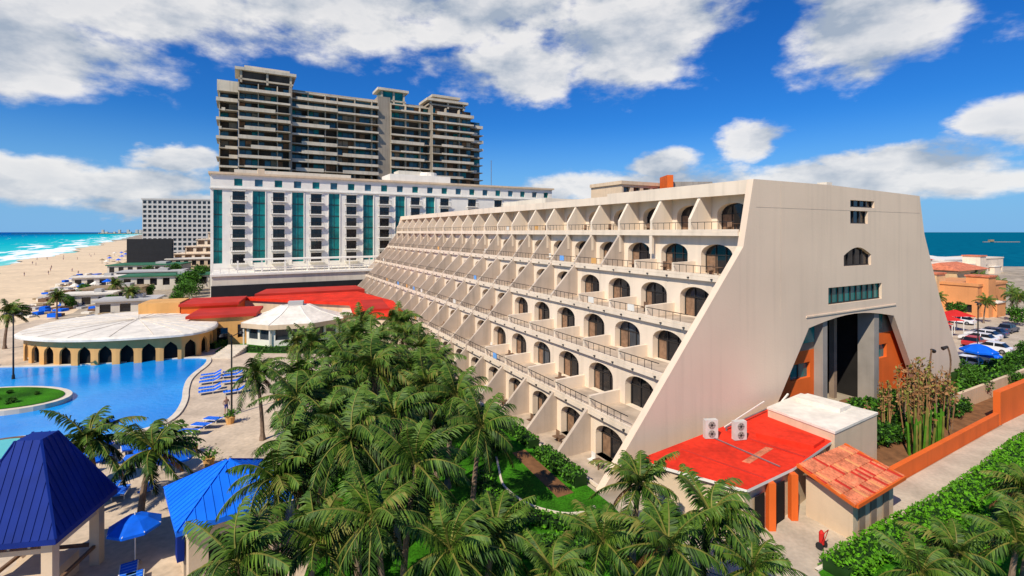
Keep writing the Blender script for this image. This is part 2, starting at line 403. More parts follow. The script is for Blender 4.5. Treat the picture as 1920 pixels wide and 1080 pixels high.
# ------------------------------------------------------------------ white mid-rise hotel
wh = empty('white_hotel', (-67.7,116.7,0), TH)
m_ = MB(); g_ = MB(); HL = 92
rects = [(-2.2,-.4,9.6,26.9,'glass_teal')]
strips = [7.3+8.68*i for i in range(10)]
for c in strips[:6]: rects.append((c-1.35,c+1.35,9.6,26.9,'glass_teal'))
for c in [3.0]+[s+4.34 for s in strips]:
    for f in range(6):
        z = 9.5+f*3.0
        if c < 48 or f > 3: rects.append((c-1.3,c+1.3,z+.1,z+2.2,'glass_dark'))
for i in range(21):
    c = 2.9+i*4.34; rects.append((c-.85,c+.85,28.0,29.7,'glass_blue' if i%2 else 'glass_teal'))
wall_open(m_, (0,0,0),(1,0,0),(0,1,0), -2.8,HL,0,30.6, rects, 'white_paint', .4, frame='frame_dark')
for c in [3.0]+[s+4.34 for s in strips]:
    for f in range(6):
        if c < 48 or f > 3:
            z = 9.5+f*3.0
            m_.box(c-1.75,c+1.75,-.9,.0,z-.18,z+.02,'white_paint')
            g_.bar((c-1.7,-.85,z+.95),(c+1.7,-.85,z+.95),.07,'frame_dark')
            for j in range(9): g_.bar((c-1.7+j*.425,-.85,z),(c-1.7+j*.425,-.85,z+.95),.05,'frame_dark')
            m_.box(c-1.5,c+1.5,-.35,.0,z+2.35,z+2.5,'white_paint')
m_.box(-3.0,HL+.3,-.35,0,27.2,27.5,'white_paint'); m_.box(-3.2,HL+.5,-.6,18,30.6,31.1,'beige_wall')
m_.face([(-2.8,0,0),(-2.8,18,0),(-2.8,18,30.6),(-2.8,0,30.6)],'white_paint'); m_.face([(HL,0,0),(HL,18,0),(HL,18,30.6),(HL,0,30.6)],'white_paint')
for s in strips[:6]:
    for dx in (-1.55,1.35): m_.box(s+dx,s+dx+.2,-.16,0,9.4,27.15,'white_paint')
m_.box(40,58,3,12,31.1,33.3,'white_paint'); m_.box(43,50,5,10,33.3,34.6,'white_old'); m_.cyl((52,6,33.3),(52,6,34.4),3,2.6,'white_roof',16)
m_.box(7,8.5,-.6,3,31.1,32.3,'beige_wall'); m_.box(2,30,6,12,31.1,32.6,'white_old'); m_.bar((74,8,31),(74,8,40),.15,'metal')
m_.box(-2,62,-13,-.02,0,7.6,'white_old'); m_.box(-2.1,50,-13.2,-13.02,0,5.6,'black_wall')
m_.box(-2.3,62,-13.4,-.02,7.6,8.0,'white_paint')
for i in range(40):
    x = -2+i*1.6; g_.bar((x,-13.1,8),(x,-13.1,9.2),.12,'white_paint')
    if i%3 == 0: g_.bar((x,-9,8),(x,-9,10.6),.3,'white_paint')
g_.bar((-2,-13.1,9.2),(62,-13.1,9.2),.16,'white_paint'); g_.bar((-2,-13.1,8.7),(62,-13.1,8.7),.08,'white_paint')
m_.box(4,60,-9.3,-5,10.6,10.9,'white_paint')
m_.obj('facade', wh); g_.obj('railings', wh)

# ------------------------------------------------------------------ concrete tower
tw = empty('concrete_tower', (-103.5,175,0), TH)
m_ = MB(); fh = 3.36; NF = 21
secs = [(0,6,2.0),(6,23,-2.0),(23,40,.6),(40,56,1.2),(61,78,.4),(78,97,-2.0),(97,103,1.5)]
for si,(x0,x1,yf) in enumerate(secs):
    nf = NF if 0 < si < 6 else NF-1
    for f in range(nf):
        z = f*fh
        ext = R.choice([0,0,.5,.9,1.3]); xa = x0-(.8 if si == 0 and f%2 else 0); xb = x1
        yy = yf-1.6-ext*(.6)
        m_.box(xa,xb-.05,yy,14,z-.22,z+.12,'tower_slab')
        if R.random() < .9: m_.box(xa+R.choice([0,0,2,4]),xb-.1-R.choice([0,0,3,5]),yy-.12,yy+.1,z-.35,z+R.choice([.35,.7,.95]),'tower_light')
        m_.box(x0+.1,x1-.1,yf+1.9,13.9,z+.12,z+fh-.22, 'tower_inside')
        n = int((x1-x0)/2.1)
        for j in range(n):
            u = x0+.2+(x1-x0-.4)*j/n; u2 = x0+.2+(x1-x0-.4)*(j+1)/n
            c = R.random(); gm = 'glass_blue' if c < .42 else 'glass_teal' if c < .52 else 'tower_rust' if c < .63 else 'tower_core' if c < .72 else None
            if gm: m_.face([(u+.1,yf+1.8,z+.12),(u2-.1,yf+1.8,z+.12),(u2-.1,yf+1.8,z+2.9),(u+.1,yf+1.8,z+2.9)], gm)
            if j%3 == 0: m_.box(u-.15,u+.15,yf-.6,yf+1.85,z+.12,z+fh-.22,'tower_slab')
m_.box(56,61,.6,14,0,72.5,'tower_core'); m_.box(22.6,23.6,-2.2,12,0,71,'tower_core'); m_.box(77.6,78.3,-2,12,0,71,'tower_core')
m_.box(16,90,3,13.5,70.3,71.4,'tower_slab'); m_.box(20,96,1,14,69.9,70.3,'tower_light')
def crown(x0,x1,y0,y1,z0,z1,glass='tower_inside'):
    m_.box(x0+1.5,x1-1.5,y0+1.5,y1-1,z0,z1-1,glass); m_.box(x0,x1,y0,y1,z1-1,z1,'tower_light')
    m_.box(x0+1,x1-1,y0+.8,y1,z0+.9,z0+1.5,'tower_slab')
    for x in (x0+1.6,(x0+x1)/2,x1-2.2): m_.box(x,x+.7,y0+.8,y0+1.5,z0,z1-1,'tower_slab')
crown(5,25,-3,10,70.4,75.6); crown(8,23,0,8,75.4,77.2); crown(56,69,1,10,70.4,76.4,'glass_teal'); crown(76,95,-2,9,70.4,74.0); crown(79,92,0,8,74,76.3)
m_.box(-.5,6,.5,12,67.2,71,'tower_light')
m_.obj('storeys', tw)

# ------------------------------------------------------------------ left background buildings
def slab_hotel(name, loc, rot, Lx, D, H, nx, nz, m, pane='glass_mid', z0=1):
    e = empty(name, loc, rot); b = MB(); r = []
    for i in range(nx):
        for j in range(nz):
            u = Lx*(i+.16)/nx; u2 = Lx*(i+.84)/nx; z = z0+(H-z0)*(j+.2)/nz; r.append((u,u2,z,z0+(H-z0)*(j+.8)/nz))
    wall_open(b,(0,0,0),(1,0,0),(0,1,0),0,Lx,0,H,r,m,.8,pane)
    b.face([(0,0,0),(0,D,0),(0,D,H),(0,0,H)],m); b.face([(Lx,0,0),(Lx,D,0),(Lx,D,H),(Lx,0,H)],m); b.box(-.5,Lx+.5,-.4,D,H,H+1,m)
    b.obj('walls', e); return e
slab_hotel('slab_hotel', (-246,330,0), TH*.4, 66, 16, 38.5, 22, 12, 'grey_slab')
slab_hotel('beige_hotel_block', (31,140,0), TH, 30, 14, 30.5, 8, 9, 'beige_wall')
o = empty('orange_roof_turret', (0,0,0)); b = MB(); b.box(43.5,45.2,139,146,20,33,'orange_wall'); b.box(45.2,57,141,150,24,31.3,'grey_conc'); b.obj('turret', o)
pyr = empty('stepped_cream_hotel', (-164,232,0), TH*.6)
b = MB()
for k in range(7):
    x0 = k*4.6; r = []
    n = max(2, int((58-x0)/4))
    for i in range(n): u = x0+(58-x0)*(i+.15)/n; r.append((u, x0+(58-x0)*(i+.85)/n, k*3.4+.8, k*3.4+2.7))
    wall_open(b,(0,k*.7,0),(1,0,0),(0,1,0),x0,58,k*3.4,k*3.4+3.4,r,'stucco_cream',1.0,'recess_shade')
    b.box(x0-.2,58,k*.7-.5,14,k*3.4+3.1,k*3.4+3.45,'stucco_cream'); b.box(x0,x0+.3,k*.7,14,k*3.4,k*3.4+3.4,'stucco_cream')
b.box(36,58,4,13,23.8,27,'stucco_cream')
b.obj('terraces', pyr)
o = empty('black_hoarding', (-167,215,0), .15); b = MB(); b.box(0,18,0,.5,3,14,'black_wall')
for i in range(7): b.bar((i*3,.8,0),(i*3,.8,14),.4,'metal')
b.obj('panel', o)

def low_building(name, loc, rot, w, d, h, m, roof='white_roof', ov=.5, n=None):
    e = empty(name, loc, rot); b = MB(); n = n or max(2, int(w/3)); r = [(w*(i+.2)/n, w*(i+.75)/n, .6 if h < 4 else h-2.6, h-.5) for i in range(n)]
    wall_open(b,(0,0,0),(1,0,0),(0,1,0),0,w,0,h,r,m,.3,'glass_dark')
    b.face([(0,0,0),(0,d,0),(0,d,h),(0,0,h)],m); b.face([(w,0,0),(w,d,0),(w,d,h),(w,0,h)],m); b.face([(0,d,0),(w,d,0),(w,d,h),(0,d,h)],m)
    b.box(-ov,w+ov,-ov,d+ov,h,h+.35,roof); b.box(w*.6,w*.75,d*.3,d*.7,h+.35,h+1.1,'grey_slab'); b.obj('walls_and_roof', e); return e
low_building('beach_club', (-155,190,0), .3, 24, 14, 4, 'white_old', 'green_roof')
low_building('beach_club', (-130,163,0), .4, 18, 10, 3.5, 'grey_conc', 'grey_slab')
low_building('beach_restaurant', (-112,142,0), .4, 22, 9, 4, 'white_old', 'green_roof')
low_building('towel_hut', (-104,120,0), .3, 12, 7, 3, 'beige_wall', 'thatch')
low_building('beach_club', (-150,215,0), .4, 30, 10, 5, 'beige_wall', 'white_roof')
low_building('service_block', (-82,138,0), .5, 18, 10, 5, 'white_old', 'green_roof')
low_building('towel_hut', (-84,100,0), .4, 10, 6, 2.8, 'white_old', 'grey_slab')
low_building('beach_club', (-100,110,0), .4, 9, 5, 2.8, 'white_old', 'white_roof')
low_building('beach_club', (-133,150,0), .4, 12, 6, 3, 'white_old', 'white_roof')

# ------------------------------------------------------------------ beach umbrellas, people
b = MB()
for i in range(80):
    q = R.uniform(-150,260); off = R.uniform(38, 66); x, y = shore(q, -off)
    if y < 105: continue
    h = 2.4; r = 1.4; c = R.choice(['thatch','thatch','thatch','blue_fabric','white_roof'])
    b.cyl((x,y,0),(x,y,h),.06,.06,'wood',5); b.cyl((x,y,h-.4),(x,y,h+.5),r,.05,c,8)
    b.box(x+1.2,x+3,y-.3,y+.3,.2,.4,R.choice(['white_roof','wood']))
b.obj('beach_umbrellas')
b = MB()
for i in range(260):
    y = R.uniform(98,195); x = -.73*y-14-R.uniform(-6,16)
    b.box(x,x+R.uniform(.8,2),y,y+R.uniform(1,2.5),0,R.uniform(.3,.9),R.choice(['white_roof','white_roof','wood','thatch','grey_slab','blue_fabric']))
b.obj('sun_loungers_distant')
def person(pose):
    me = bpy.data.meshes.new('person')
    if pose == 0:
        J = [(0,0,.95),(0,0,1.2),(0,0,1.42),(0,.01,1.52),(0,0,1.64),(0,0,1.74),(.09,0,.9),(.11,.12,.5),(.12,-.02,.08),(.12,.12,.04),(-.09,0,.9),(-.11,-.12,.5),(-.12,-.28,.1),(-.12,-.16,.04),(.19,0,1.4),(.25,-.05,1.12),(.26,.1,.88),(-.19,0,1.4),(-.25,.05,1.12),(-.26,.18,.9)]
    else:
        J = [(0,0,.95),(0,0,1.2),(0,0,1.42),(0,.01,1.52),(0,0,1.64),(0,0,1.74),(.09,0,.9),(.1,.02,.5),(.11,0,.08),(.12,.12,.04),(-.09,0,.9),(-.1,.02,.5),(-.12,0,.08),(-.12,.12,.04),(.19,0,1.4),(.28,0,1.15),(.2,.12,.95),(-.19,0,1.4),(-.26,0,1.12),(-.27,.05,.86)]
    E = [(0,1),(1,2),(2,3),(3,4),(4,5),(0,6),(6,7),(7,8),(8,9),(0,10),(10,11),(11,12),(12,13),(2,14),(14,15),(15,16),(2,17),(17,18),(18,19)]
    rad = [.15,.13,.15,.055,.09,.08,.095,.065,.045,.04,.095,.065,.045,.04,.06,.045,.03,.06,.045,.03]
    me.from_pydata(J, E, []); o = bpy.data.objects.new('person', me); COL.objects.link(o)
    mo = o.modifiers.new('skin','SKIN')
    for i, v in enumerate(me.skin_vertices[0].data): v.radius = (rad[i], rad[i]*.85); v.use_root = (i == 0)
    s2 = o.modifiers.new('sub','SUBSURF'); s2.levels = s2.render_levels = 1
    dg = bpy.context.evaluated_depsgraph_get(); m2 = bpy.data.meshes.new_from_object(o.evaluated_get(dg)); bpy.data.objects.remove(o)
    m2.materials.clear(); m2.materials.append(MATS['skin']); m2.materials.append(MATS['swimwear']); m2.materials.append(MATS['tyre'])
    for p in m2.polygons:
        z = p.center.z; p.material_index = 1 if .68 < z < 1.02 and abs(p.center.x) < .2 else (2 if z > 1.69 or (z > 1.58 and p.center.y < -.03) else 0)
    return m2
pm = [person(0), person(1)]
for i in range(16):
    q = R.uniform(-110,200); x, y = shore(q, -R.uniform(5, 35)); inst('person', R.choice(pm), (x,y,.01), R.uniform(0,6.28))
for x,y in ((-29.5,57),(-26.5,46)): inst('person', R.choice(pm), (x,y,.02), R.uniform(0,6.28))

# ------------------------------------------------------------------ pool and decks
pool_poly = [(-41.6,67.9),(-39.0,64),(-37.6,58),(-35.2,53.5),(-32.6,49.5),(-30.6,45),(-31.0,42.6),(-33.0,41),(-34.5,39.8),(-35.4,37.8),(-34.6,34),(-31,30.5),(-30.5,26),(-60,26),(-80,50),(-76,62),(-64,62.2),(-55,63)]
def ell(cx,cy,rx,ry,n=36,a0=0): return [(cx+rx*math.cos(2*math.pi*i/n+a0), cy+ry*math.sin(2*math.pi*i/n+a0)) for i in range(n)]
def smooth(poly, it=2):
    for _ in range(it):
        q = []
        for i in range(len(poly)):
            a = poly[i]; c = poly[(i+1)%len(poly)]; q += [(a[0]*.75+c[0]*.25,a[1]*.75+c[1]*.25),(a[0]*.25+c[0]*.75,a[1]*.25+c[1]*.75)]
        poly = q
    return poly
pp = smooth(pool_poly)
b = MB(); b.sheet([(-92,96),(-70,100),(-45,98),(-24,80),(-18,70),(-16,55),(-12,40),(-10,30),(-8,14),(-60,14),(-82,60)], .02, 'paving'); b.obj('pool_deck_paving')
b = MB(); b.sheet(pp, .05, 'pool_water'); b.obj('pool_water')
def ribbon(pts, w, h, m, name, z=0, closed=True):
    b = MB(); n = len(pts)
    rng = n if closed else n-1
    L_, R_ = [], []
    for i in range(n):
        a = V(pts[i-1]) if (closed or i > 0) else V(pts[0]); q = V(pts[(i+1)%n]) if (closed or i < n-1) else V(pts[-1])
        t = (q-a).normalized(); nn = V((t.y,-t.x)); p = V(pts[i]); L_.append(p+nn*w/2); R_.append(p-nn*w/2)
    for i in range(rng):
        j = (i+1)%n
        b.face([(*L_[i],z+h),(*L_[j],z+h),(*R_[j],z+h),(*R_[i],z+h)], m)
        b.face([(*L_[i],z),(*L_[j],z),(*L_[j],z+h),(*L_[i],z+h)], m); b.face([(*R_[i],z),(*R_[j],z),(*R_[j],z+h),(*R_[i],z+h)], m)
    return b.obj(name)
ribbon(pp, .55, .16, 'kerb', 'pool_coping')
isl = ell(-51.5,49,7.2,4.2)
b = MB(); b.extr([(x,y,.05) for x,y in isl],(0,0,.45),'kerb'); b.sheet(ell(-51.5,49,6.6,3.6), .56, 'grass'); b.obj('pool_island')
b = MB(); b.extr([(x,y,.05) for x,y in ell(-39.3,37.4,2.9,2.9)],(0,0,.4),'wood'); b.extr([(x,y,.46) for x,y in ell(-39.3,37.4,2.4,2.4)],(0,0,.02),'jacuzzi_water')
b.extr([(x,y,.03) for x,y in ell(-39.3,37.4,3.6,3.6)],(0,0,.2),'kerb'); b.obj('hot_tub')

b = MB(); lawn = smooth([(14,14),(9.5,25),(7,28.5),(5.6,32.4),(-9,59),(-16,66),(-21,61),(-18.5,44),(-15.5,34),(-10.5,29.5),(-9.5,14)],2)
b.sheet(lawn, .06, 'grass'); b.obj('lawn_grass')
b = MB(); b.sheet([(15.3,24.9),(21,28),(27,31.2),(33,34.9),(39,38.9),(60,50),(75,30),(60,10),(13,10)], .05, 'grass'); b.obj('side_lawn_grass')
b = MB(); b.sheet([(-34,86),(-26,84),(-22,74),(-26,69),(-42,70),(-45,82)], .045, 'grass'); b.obj('garden_grass')
b = MB(); b.sheet([(9.5,25),(14.5,22),(15.3,24.9),(27,31.2),(39,38.9),(60,50),(60,62),(43,43.5),(27,34),(24,36),(20,37),(6.5,31)], .03, 'path'); b.obj('service_path')
ribbon([(15.2,24.8),(21,28),(27,31.1),(33,34.8),(39,38.8),(60,50)], .18, .14, 'kerb', 'path_kerb', 0, False)

def leaves(b, fn, n, size, mats):
    for _ in range(n):
        p = V(fn()); a = V((R.gauss(0,1),R.gauss(0,1),R.gauss(0,1)+.4)).normalized(); c = a.cross(V((R.gauss(0,1),R.gauss(0,1),R.gauss(0,1)))).normalized(); d = a.cross(c)
        s = size*R.uniform(.6,1.4); b.face([p-c*s*.5, p-d*s*.28, p+c*s*.5, p+d*s*.28], R.choice(mats))
def hedge(name, pts, w, h, dens=70, size=.22, mats=('leaf_a','leaf_b','leaf_b','leaf_c'), rough=0):
    b = MB(); seg = []
    for a, c in zip(pts, pts[1:]): seg.append((V(a),V(c),(V(c)-V(a)).length))
    for a, c, l in seg:
        t = (c-a).normalized(); nn = V((t.y,-t.x))
        core = [a+nn*w*.36, c+nn*w*.36, c-nn*w*.36, a-nn*w*.36]
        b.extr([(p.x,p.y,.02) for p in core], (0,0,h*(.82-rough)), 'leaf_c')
        def fn():
            u = R.random(); s = R.uniform(-.5,.5); z = h*(1-.12*R.random()+(.08+rough)*math.sin(u*l*2.1+s*5)*math.sin(u*l*.9+1))
            if R.random() < .5: s = math.copysign(.5-.08*R.random()+rough*.4*math.sin(u*l*1.7), s); z = R.uniform(.05,h)
            p = a+(c-a)*u+nn*s*w; return (p.x,p.y,z)
        leaves(b, fn, int(dens*l*(w+h)), size, mats)
    return b.obj(name)
def bush_mesh(seed, r, h, n, size, mats, name='bush'):
    st = R.getstate(); R.seed(seed); b = MB(); lobes = [(R.uniform(-.5,.5)*r,R.uniform(-.5,.5)*r,R.uniform(.4,.8)*h,R.uniform(.35,.6)*r) for _ in range(7)]
    for s in range(4):
        b.bar((0,0,0),(lobes[s][0],lobes[s][1],lobes[s][2]),.08,'trunk',.03)
    def fn():
        l = R.choice(lobes); d = V((R.gauss(0,1),R.gauss(0,1),R.gauss(0,1))).normalized()*l[3]*R.uniform(.6,1.08); return (l[0]+d.x,l[1]+d.y,max(.05,l[2]+d.z))
    leaves(b, fn, n, size, mats); me = b.mesh(name); R.setstate(st); return me
bushes = [bush_mesh(i, 1.2, 1.2, 900, .26, ('leaf_a','leaf_b','leaf_c','leaf_c')) for i in range(3)]
trees = [bush_mesh(20+i, 3.2, 5.5, 1600, .5, ('leaf_a','leaf_a','leaf_b','leaf_c'), 'broadleaf_tree') for i in range(3)]

bed = smooth([(-.9,36),(-.6,32.8),(1.2,30.5),(3.2,29.8),(5.0,30.5),(5.3,32.4),(1,40),(-1.5,41)],2)
b = MB(); b.sheet(bed,.075,'grass'); b.obj('planting_bed_grass')
b = MB(); b.sheet([(.0,38.0),(1.0,38.6),(4.0,32.2),(2.9,31.6)],.085,'soil'); b.obj('planting_bed_soil')
def cr_line(pts, n=8):
    out = []
    for i in range(len(pts)-1):
        p0 = V(pts[max(0,i-1)]); p1 = V(pts[i]); p2 = V(pts[i+1]); p3 = V(pts[min(len(pts)-1,i+2)])
        for j in range(n):
            t = j/n; out.append(tuple(.5*((2*p1)+(-p0+p2)*t+(2*p0-5*p1+4*p2-p3)*t*t+(-p0+3*p1-3*p2+p3)*t**3)))
    return out+[pts[-1]]
ribbon(cr_line([(-1.2,37.4),(-.95,35.5),(-.6,33.2),(.3,31.6),(1.4,30.5),(3,29.8),(4.2,29.9),(5.1,30.5)]), .13, .16, 'kerb', 'planting_bed_kerb', 0, False)
hedge('clipped_hedge', [(4.6,33.0),(3.4,35.2),(2.1,37.6)], 1.3, .9, 90)
hedge('clipped_hedge', [(1.7,38.9),(0.3,41.4),(-2.4,46.4)], 1.1, .8)
hedge('clipped_hedge', cr_line([(-1.9,34.6),(-1.5,32.0),(.0,29.9),(2.2,28.6),(4.6,28.4)],3), 1.1, .6, 80, .22, ('leaf_b','leaf_a','leaf_lawn','leaf_c'), .12)
hedge('clipped_hedge', [(-1.6,41),(-3,43.6),(-5,47)], 1.2, .7)
hedge('ground_cover', cr_line([(-.6,27.4),(1.6,26.4),(4.4,26.6),(6.6,27.6)],3), 1.9, .4, 60, .22, ('leaf_a','leaf_b','leaf_c'), .15)
hedge('ivy_hedge', [(15.9,24.4),(21.4,27.4),(27.4,30.6),(33.4,34.3),(39.4,38.3),(50,44)], 1.7, .7, 90, .2, ('leaf_lawn','leaf_lawn','leaf_b'), .06)
hedge('ivy_hedge', [(17.6,22.6),(23,25.6),(29,29),(35,32.6),(44,38)], 2.0, .5, 50, .2, ('leaf_lawn','leaf_b','leaf_a'), .15)

# ------------------------------------------------------------------ palms
def palm_mesh(seed, H, fl=3.0, nf=25):
    st = R.getstate(); R.seed(seed); b = MB(); n = 9; lean = V((R.uniform(-.9,.9),R.uniform(-.9,.9),0)); ring = []
    k = b.mi('trunk')
    for i in range(n+1):
        t = i/n; c = V((lean.x*t*t-lean.x, lean.y*t*t-lean.y, H*t)); r = .19-.08*t+(.1 if i == 0 else 0); base = len(b.v)
        for j in range(8): a = j*math.pi/4; b.v.append((c.x+r*math.cos(a), c.y+r*math.sin(a), c.z))
        ring.append(base)
    for i in range(n):
        for j in range(8): h = (j+1)%8; b.f.append((ring[i]+j,ring[i]+h,ring[i+1]+h,ring[i+1]+j)); b.m.append(k)
    top = V((0,0,H)); wind = V((.75,.3,0))
    for i in range(5):
        a = R.uniform(0,6.28); p = top+V((.25*math.cos(a),.25*math.sin(a),-.25)); b.cyl(p,p+V((0,0,-.22)),.1,.06,'dead_leaf',6)
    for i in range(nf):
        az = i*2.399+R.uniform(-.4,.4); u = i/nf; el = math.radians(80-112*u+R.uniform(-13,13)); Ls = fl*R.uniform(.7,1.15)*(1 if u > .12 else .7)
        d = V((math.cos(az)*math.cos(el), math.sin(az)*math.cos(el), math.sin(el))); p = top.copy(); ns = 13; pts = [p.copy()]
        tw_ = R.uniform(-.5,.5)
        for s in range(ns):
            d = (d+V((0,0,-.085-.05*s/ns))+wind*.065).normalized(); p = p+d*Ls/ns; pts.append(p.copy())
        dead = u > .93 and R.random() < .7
        ms = ['dead_leaf'] if dead else (['frond_a','frond_b','frond_b'] if u < .4 else ['frond_a','frond_a','frond_c','frond_b'] if u < .75 else ['frond_c','frond_a','frond_c'])  # lower fronds take darker greens: shade under the crown painted in
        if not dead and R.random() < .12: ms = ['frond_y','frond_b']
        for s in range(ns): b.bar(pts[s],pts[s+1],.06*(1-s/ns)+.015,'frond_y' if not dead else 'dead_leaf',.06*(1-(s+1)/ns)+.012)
        nl = 34
        for j in range(nl):
            t = .12+.88*j/nl; f = t*ns; s = min(int(f),ns-1); q = pts[s].lerp(pts[s+1], f-s); dd = (pts[s+1]-pts[s]).normalized()
            side = dd.cross(V((0,0,1)))
            if side.length < .1: side = V((1,0,0))
            side.normalize(); side = (side*math.cos(tw_)+dd.cross(side)*math.sin(tw_)).normalized()
            ll = .8*math.sin(math.pi*min(1,(.16+.8*t)))**.6*R.uniform(.7,1.15)*fl/3
            for sg_ in (-1,1):
                if R.random() < .05: continue
                dr = (side*sg_*.75+dd*.55+V((R.gauss(0,.08),R.gauss(0,.08),-.22-.35*R.random()))+wind*.15).normalized(); mid = q+dr*ll*.5; dr2 = (dr+V((0,0,-.6))+wind*.2).normalized(); tip = mid+dr2*ll*.5
                wv = dd*.034; mm = R.choice(ms)
                b.face([q-wv,q+wv,mid+wv*1.1,mid-wv*1.1],mm); b.face([mid-wv*1.1,mid+wv*1.1,tip],mm)
    me = b.mesh('palm_tree'); R.setstate(st); return me
palms = [(palm_mesh(100+i, H, fl), H) for i,(H,fl) in enumerate([(7,3.1),(6,3.0),(6.6,3.3),(5,2.8),(7.4,3.2),(4.2,2.7),(6.8,2.9),(5.6,3.1)])]
PL = [(-20.7,40.1,5.6),(-19.2,47.6,6.3),(-18.7,62,6),(-12.7,56.4,6.8),(-15.1,35.1,6.8),(-12.5,38,7),(-10.1,36,7.2),(-7.4,36.5,6.8),(-3.7,32.8,6.2),
      (-12.9,29.8,7),(-9.9,27,6.8),(-6.4,27,7),(-4.2,21.8,6.8),(-1.7,28,6),(-2.4,19.4,4.6),(-5.4,19.3,5.9),(-7.5,19.2,5),(-9.6,17.4,5.4),(-.7,21.2,4.2),(-7.8,24.1,7),(-10.9,23,5.5),(-11.2,25.4,6),(-5.9,34.2,6.5),
      (-20.4,28.3,4.6),(-24.9,29.2,4.6),(1.7,19.9,3.3),(6.5,25.3,4.2),(3.9,21.2,3.8),(6.3,20.0,4.4),(8.9,22.0,4.4),(9.8,20.2,3.3),(21.2,20.8,3.0),(19.0,21.2,2.6),(27.4,26.4,2.6),(16.4,19.8,2.8),
      (-72.8,72,5.4),(-12.7,45.4,7),(-8.6,47,6),(-23.4,54,5),(-12.4,32.5,6.3),(-16.5,52,6),(-15,42,6.4),(-10.5,41,6.4),
      (-11,51,6.4),(24.5,23,2.8),(-6.5,41.5,6),(-19,57,5.4),(-14.5,61,6)]
for i,(x,y,h) in enumerate(PL):
    c = sorted(palms, key=lambda p: abs(p[1]-h)+R.uniform(0,1.3))[0]; s = h/c[1]
    inst('palm_tree', c[0], (x,y,0), R.choice([0,.4,-.5,.9,-.9,1.2]), (max(.85,s),max(.85,s),s) if s > .7 else .8)
for i in range(120):
    x = R.uniform(-20,-1); y = R.uniform(18,60)
    if x > 6-.55*(y-32)-4 or x < -9-(y-18)*.3: continue
    if -18.5 < x < -10.5 and y < 30: continue
    if x > -5.5 and y < 34: continue
    inst('bush', R.choice(bushes), (x,y,0), R.uniform(0,6), R.uniform(.6,1.3))
for x,y,s in ((-96,150,1),(-92,142,.9),(-88,134,1.1),(-84,128,.8),(-99,158,1.1),(-104,168,1),(-80,121,.8),(-112,130,.6),(-90,112,.5),(-98,110,.5),(-78,108,.5),(-120,176,1),(-76,112,.6),(-108,152,.6),(-118,160,.6),(-134,182,.8),(-94,128,.6)):
    inst('broadleaf_tree', R.choice(trees), (x,y,0), R.uniform(0,6), s)
for x,y in ((-88,96),(-80,104),(-96,120)): inst('palm_tree', palms[3][0], (x,y,0), R.uniform(-1,1), .9)
for a in range(12): inst('bush', R.choice(bushes), (-51.5+R.uniform(-5,4.5),49+R.uniform(-2,2),.5), R.uniform(0,6), R.uniform(.2,.4))

# ------------------------------------------------------------------ pool bar with oval roof
pb = empty('pool_bar', (-52,72,0), 0); b = MB()
outl = smooth([(-12,-8.5),(-3,-10.5),(7.5,-7.5),(10.5,-4.5),(9,1.5),(3,8),(-4,12.5),(-12,12),(-18,5),(-15,-5)],2)
n = len(outl); rings = []
for s, z in ((1.0,3.2),(1.0,3.45),(.985,3.6),(.96,3.66),(.7,3.9),(.35,4.1),(.02,4.2)):
    i = len(b.v); cx = -3; cy = 1
    b.v.extend([(cx+(x-cx)*s, cy+(y-cy)*s, z) for x,y in outl]); rings.append(i)
for a, c in zip(rings, rings[1:]):
    for j in range(n): h = (j+1)%n; b.f.append((a+j,a+h,c+h,c+j)); b.m.append(b.mi('white_roof'))
for j in range(0, n, 2):
    x, y = outl[j]; p = [V((-3+(x+3)*s, 1+(y-1)*s, z)) for s, z in ((.96,3.68),(.7,3.92),(.35,4.12),(.05,4.21))]
    for q0, q1 in zip(p, p[1:]): b.bar(q0, q1, .06, 'kerb')
inner = [(-3+(x+3)*.93, 1+(y-1)*.93) for x,y in outl]
per = []
tot = 0
for j in range(n):
    a = V(inner[j]); c = V(inner[(j+1)%n]); per.append((tot,a,c)); tot += (c-a).length
def at(u):
    u %= tot
    for t, a, c in reversed(per):
        if u >= t: return a+(c-a)*min(1,(u-t)/max(1e-6,(c-a).length))
na = 30
for i in range(na):
    A = at(tot*i/na); C = at(tot*(i+1)/na); ux = (C-A); l = ux.length; ux.normalize(); inn = V((-ux.y,ux.x))
    prof = [(0,0),(l*.18,0),(l*.18,1.5),(l*.22,1.9),(l*.35,2.2),(l*.5,2.5),(l*.65,2.2),(l*.78,1.9),(l*.82,1.5),(l*.82,0),(l,0),(l,3.2),(0,3.2)]
    pts = [(A.x+ux.x*u, A.y+ux.y*u, z) for u,z in prof]; b.extr(pts, (inn.x*.3,inn.y*.3,0), 'orange_soft')
b.extr([(-3+(x+3)*.86, 1+(y-1)*.86, .02) for x,y in outl],(0,0,3.1),'dark_room')
b.obj('arcade_and_roof', pb)
ob = empty('orange_annex', (-47.5,73,0), .35); b = MB()
wall_open(b,(0,0,0),(1,0,0),(0,1,0),0,8.5,0,4.2,[(1,2,1,3),(3.5,5,0,2.6),(6.3,7.3,1,3)],'orange_soft',.3)
b.face([(0,0,0),(0,8,0),(0,8,4.2),(0,0,4.2)],'orange_soft'); b.face([(8.5,0,0),(8.5,8,0),(8.5,8,4.2),(8.5,0,4.2)],'orange_wall'); b.box(-.4,8.9,-.4,8,4.2,4.6,'red_flat')
b.box(-3,5,8.05,16,0,5,'orange_wall'); b.box(-3.3,5.3,7.8,16.3,5,5.4,'red_flat'); b.box(-9,-3.4,9,15,0,5.6,'orange_soft'); b.obj('walls_and_roof', ob)

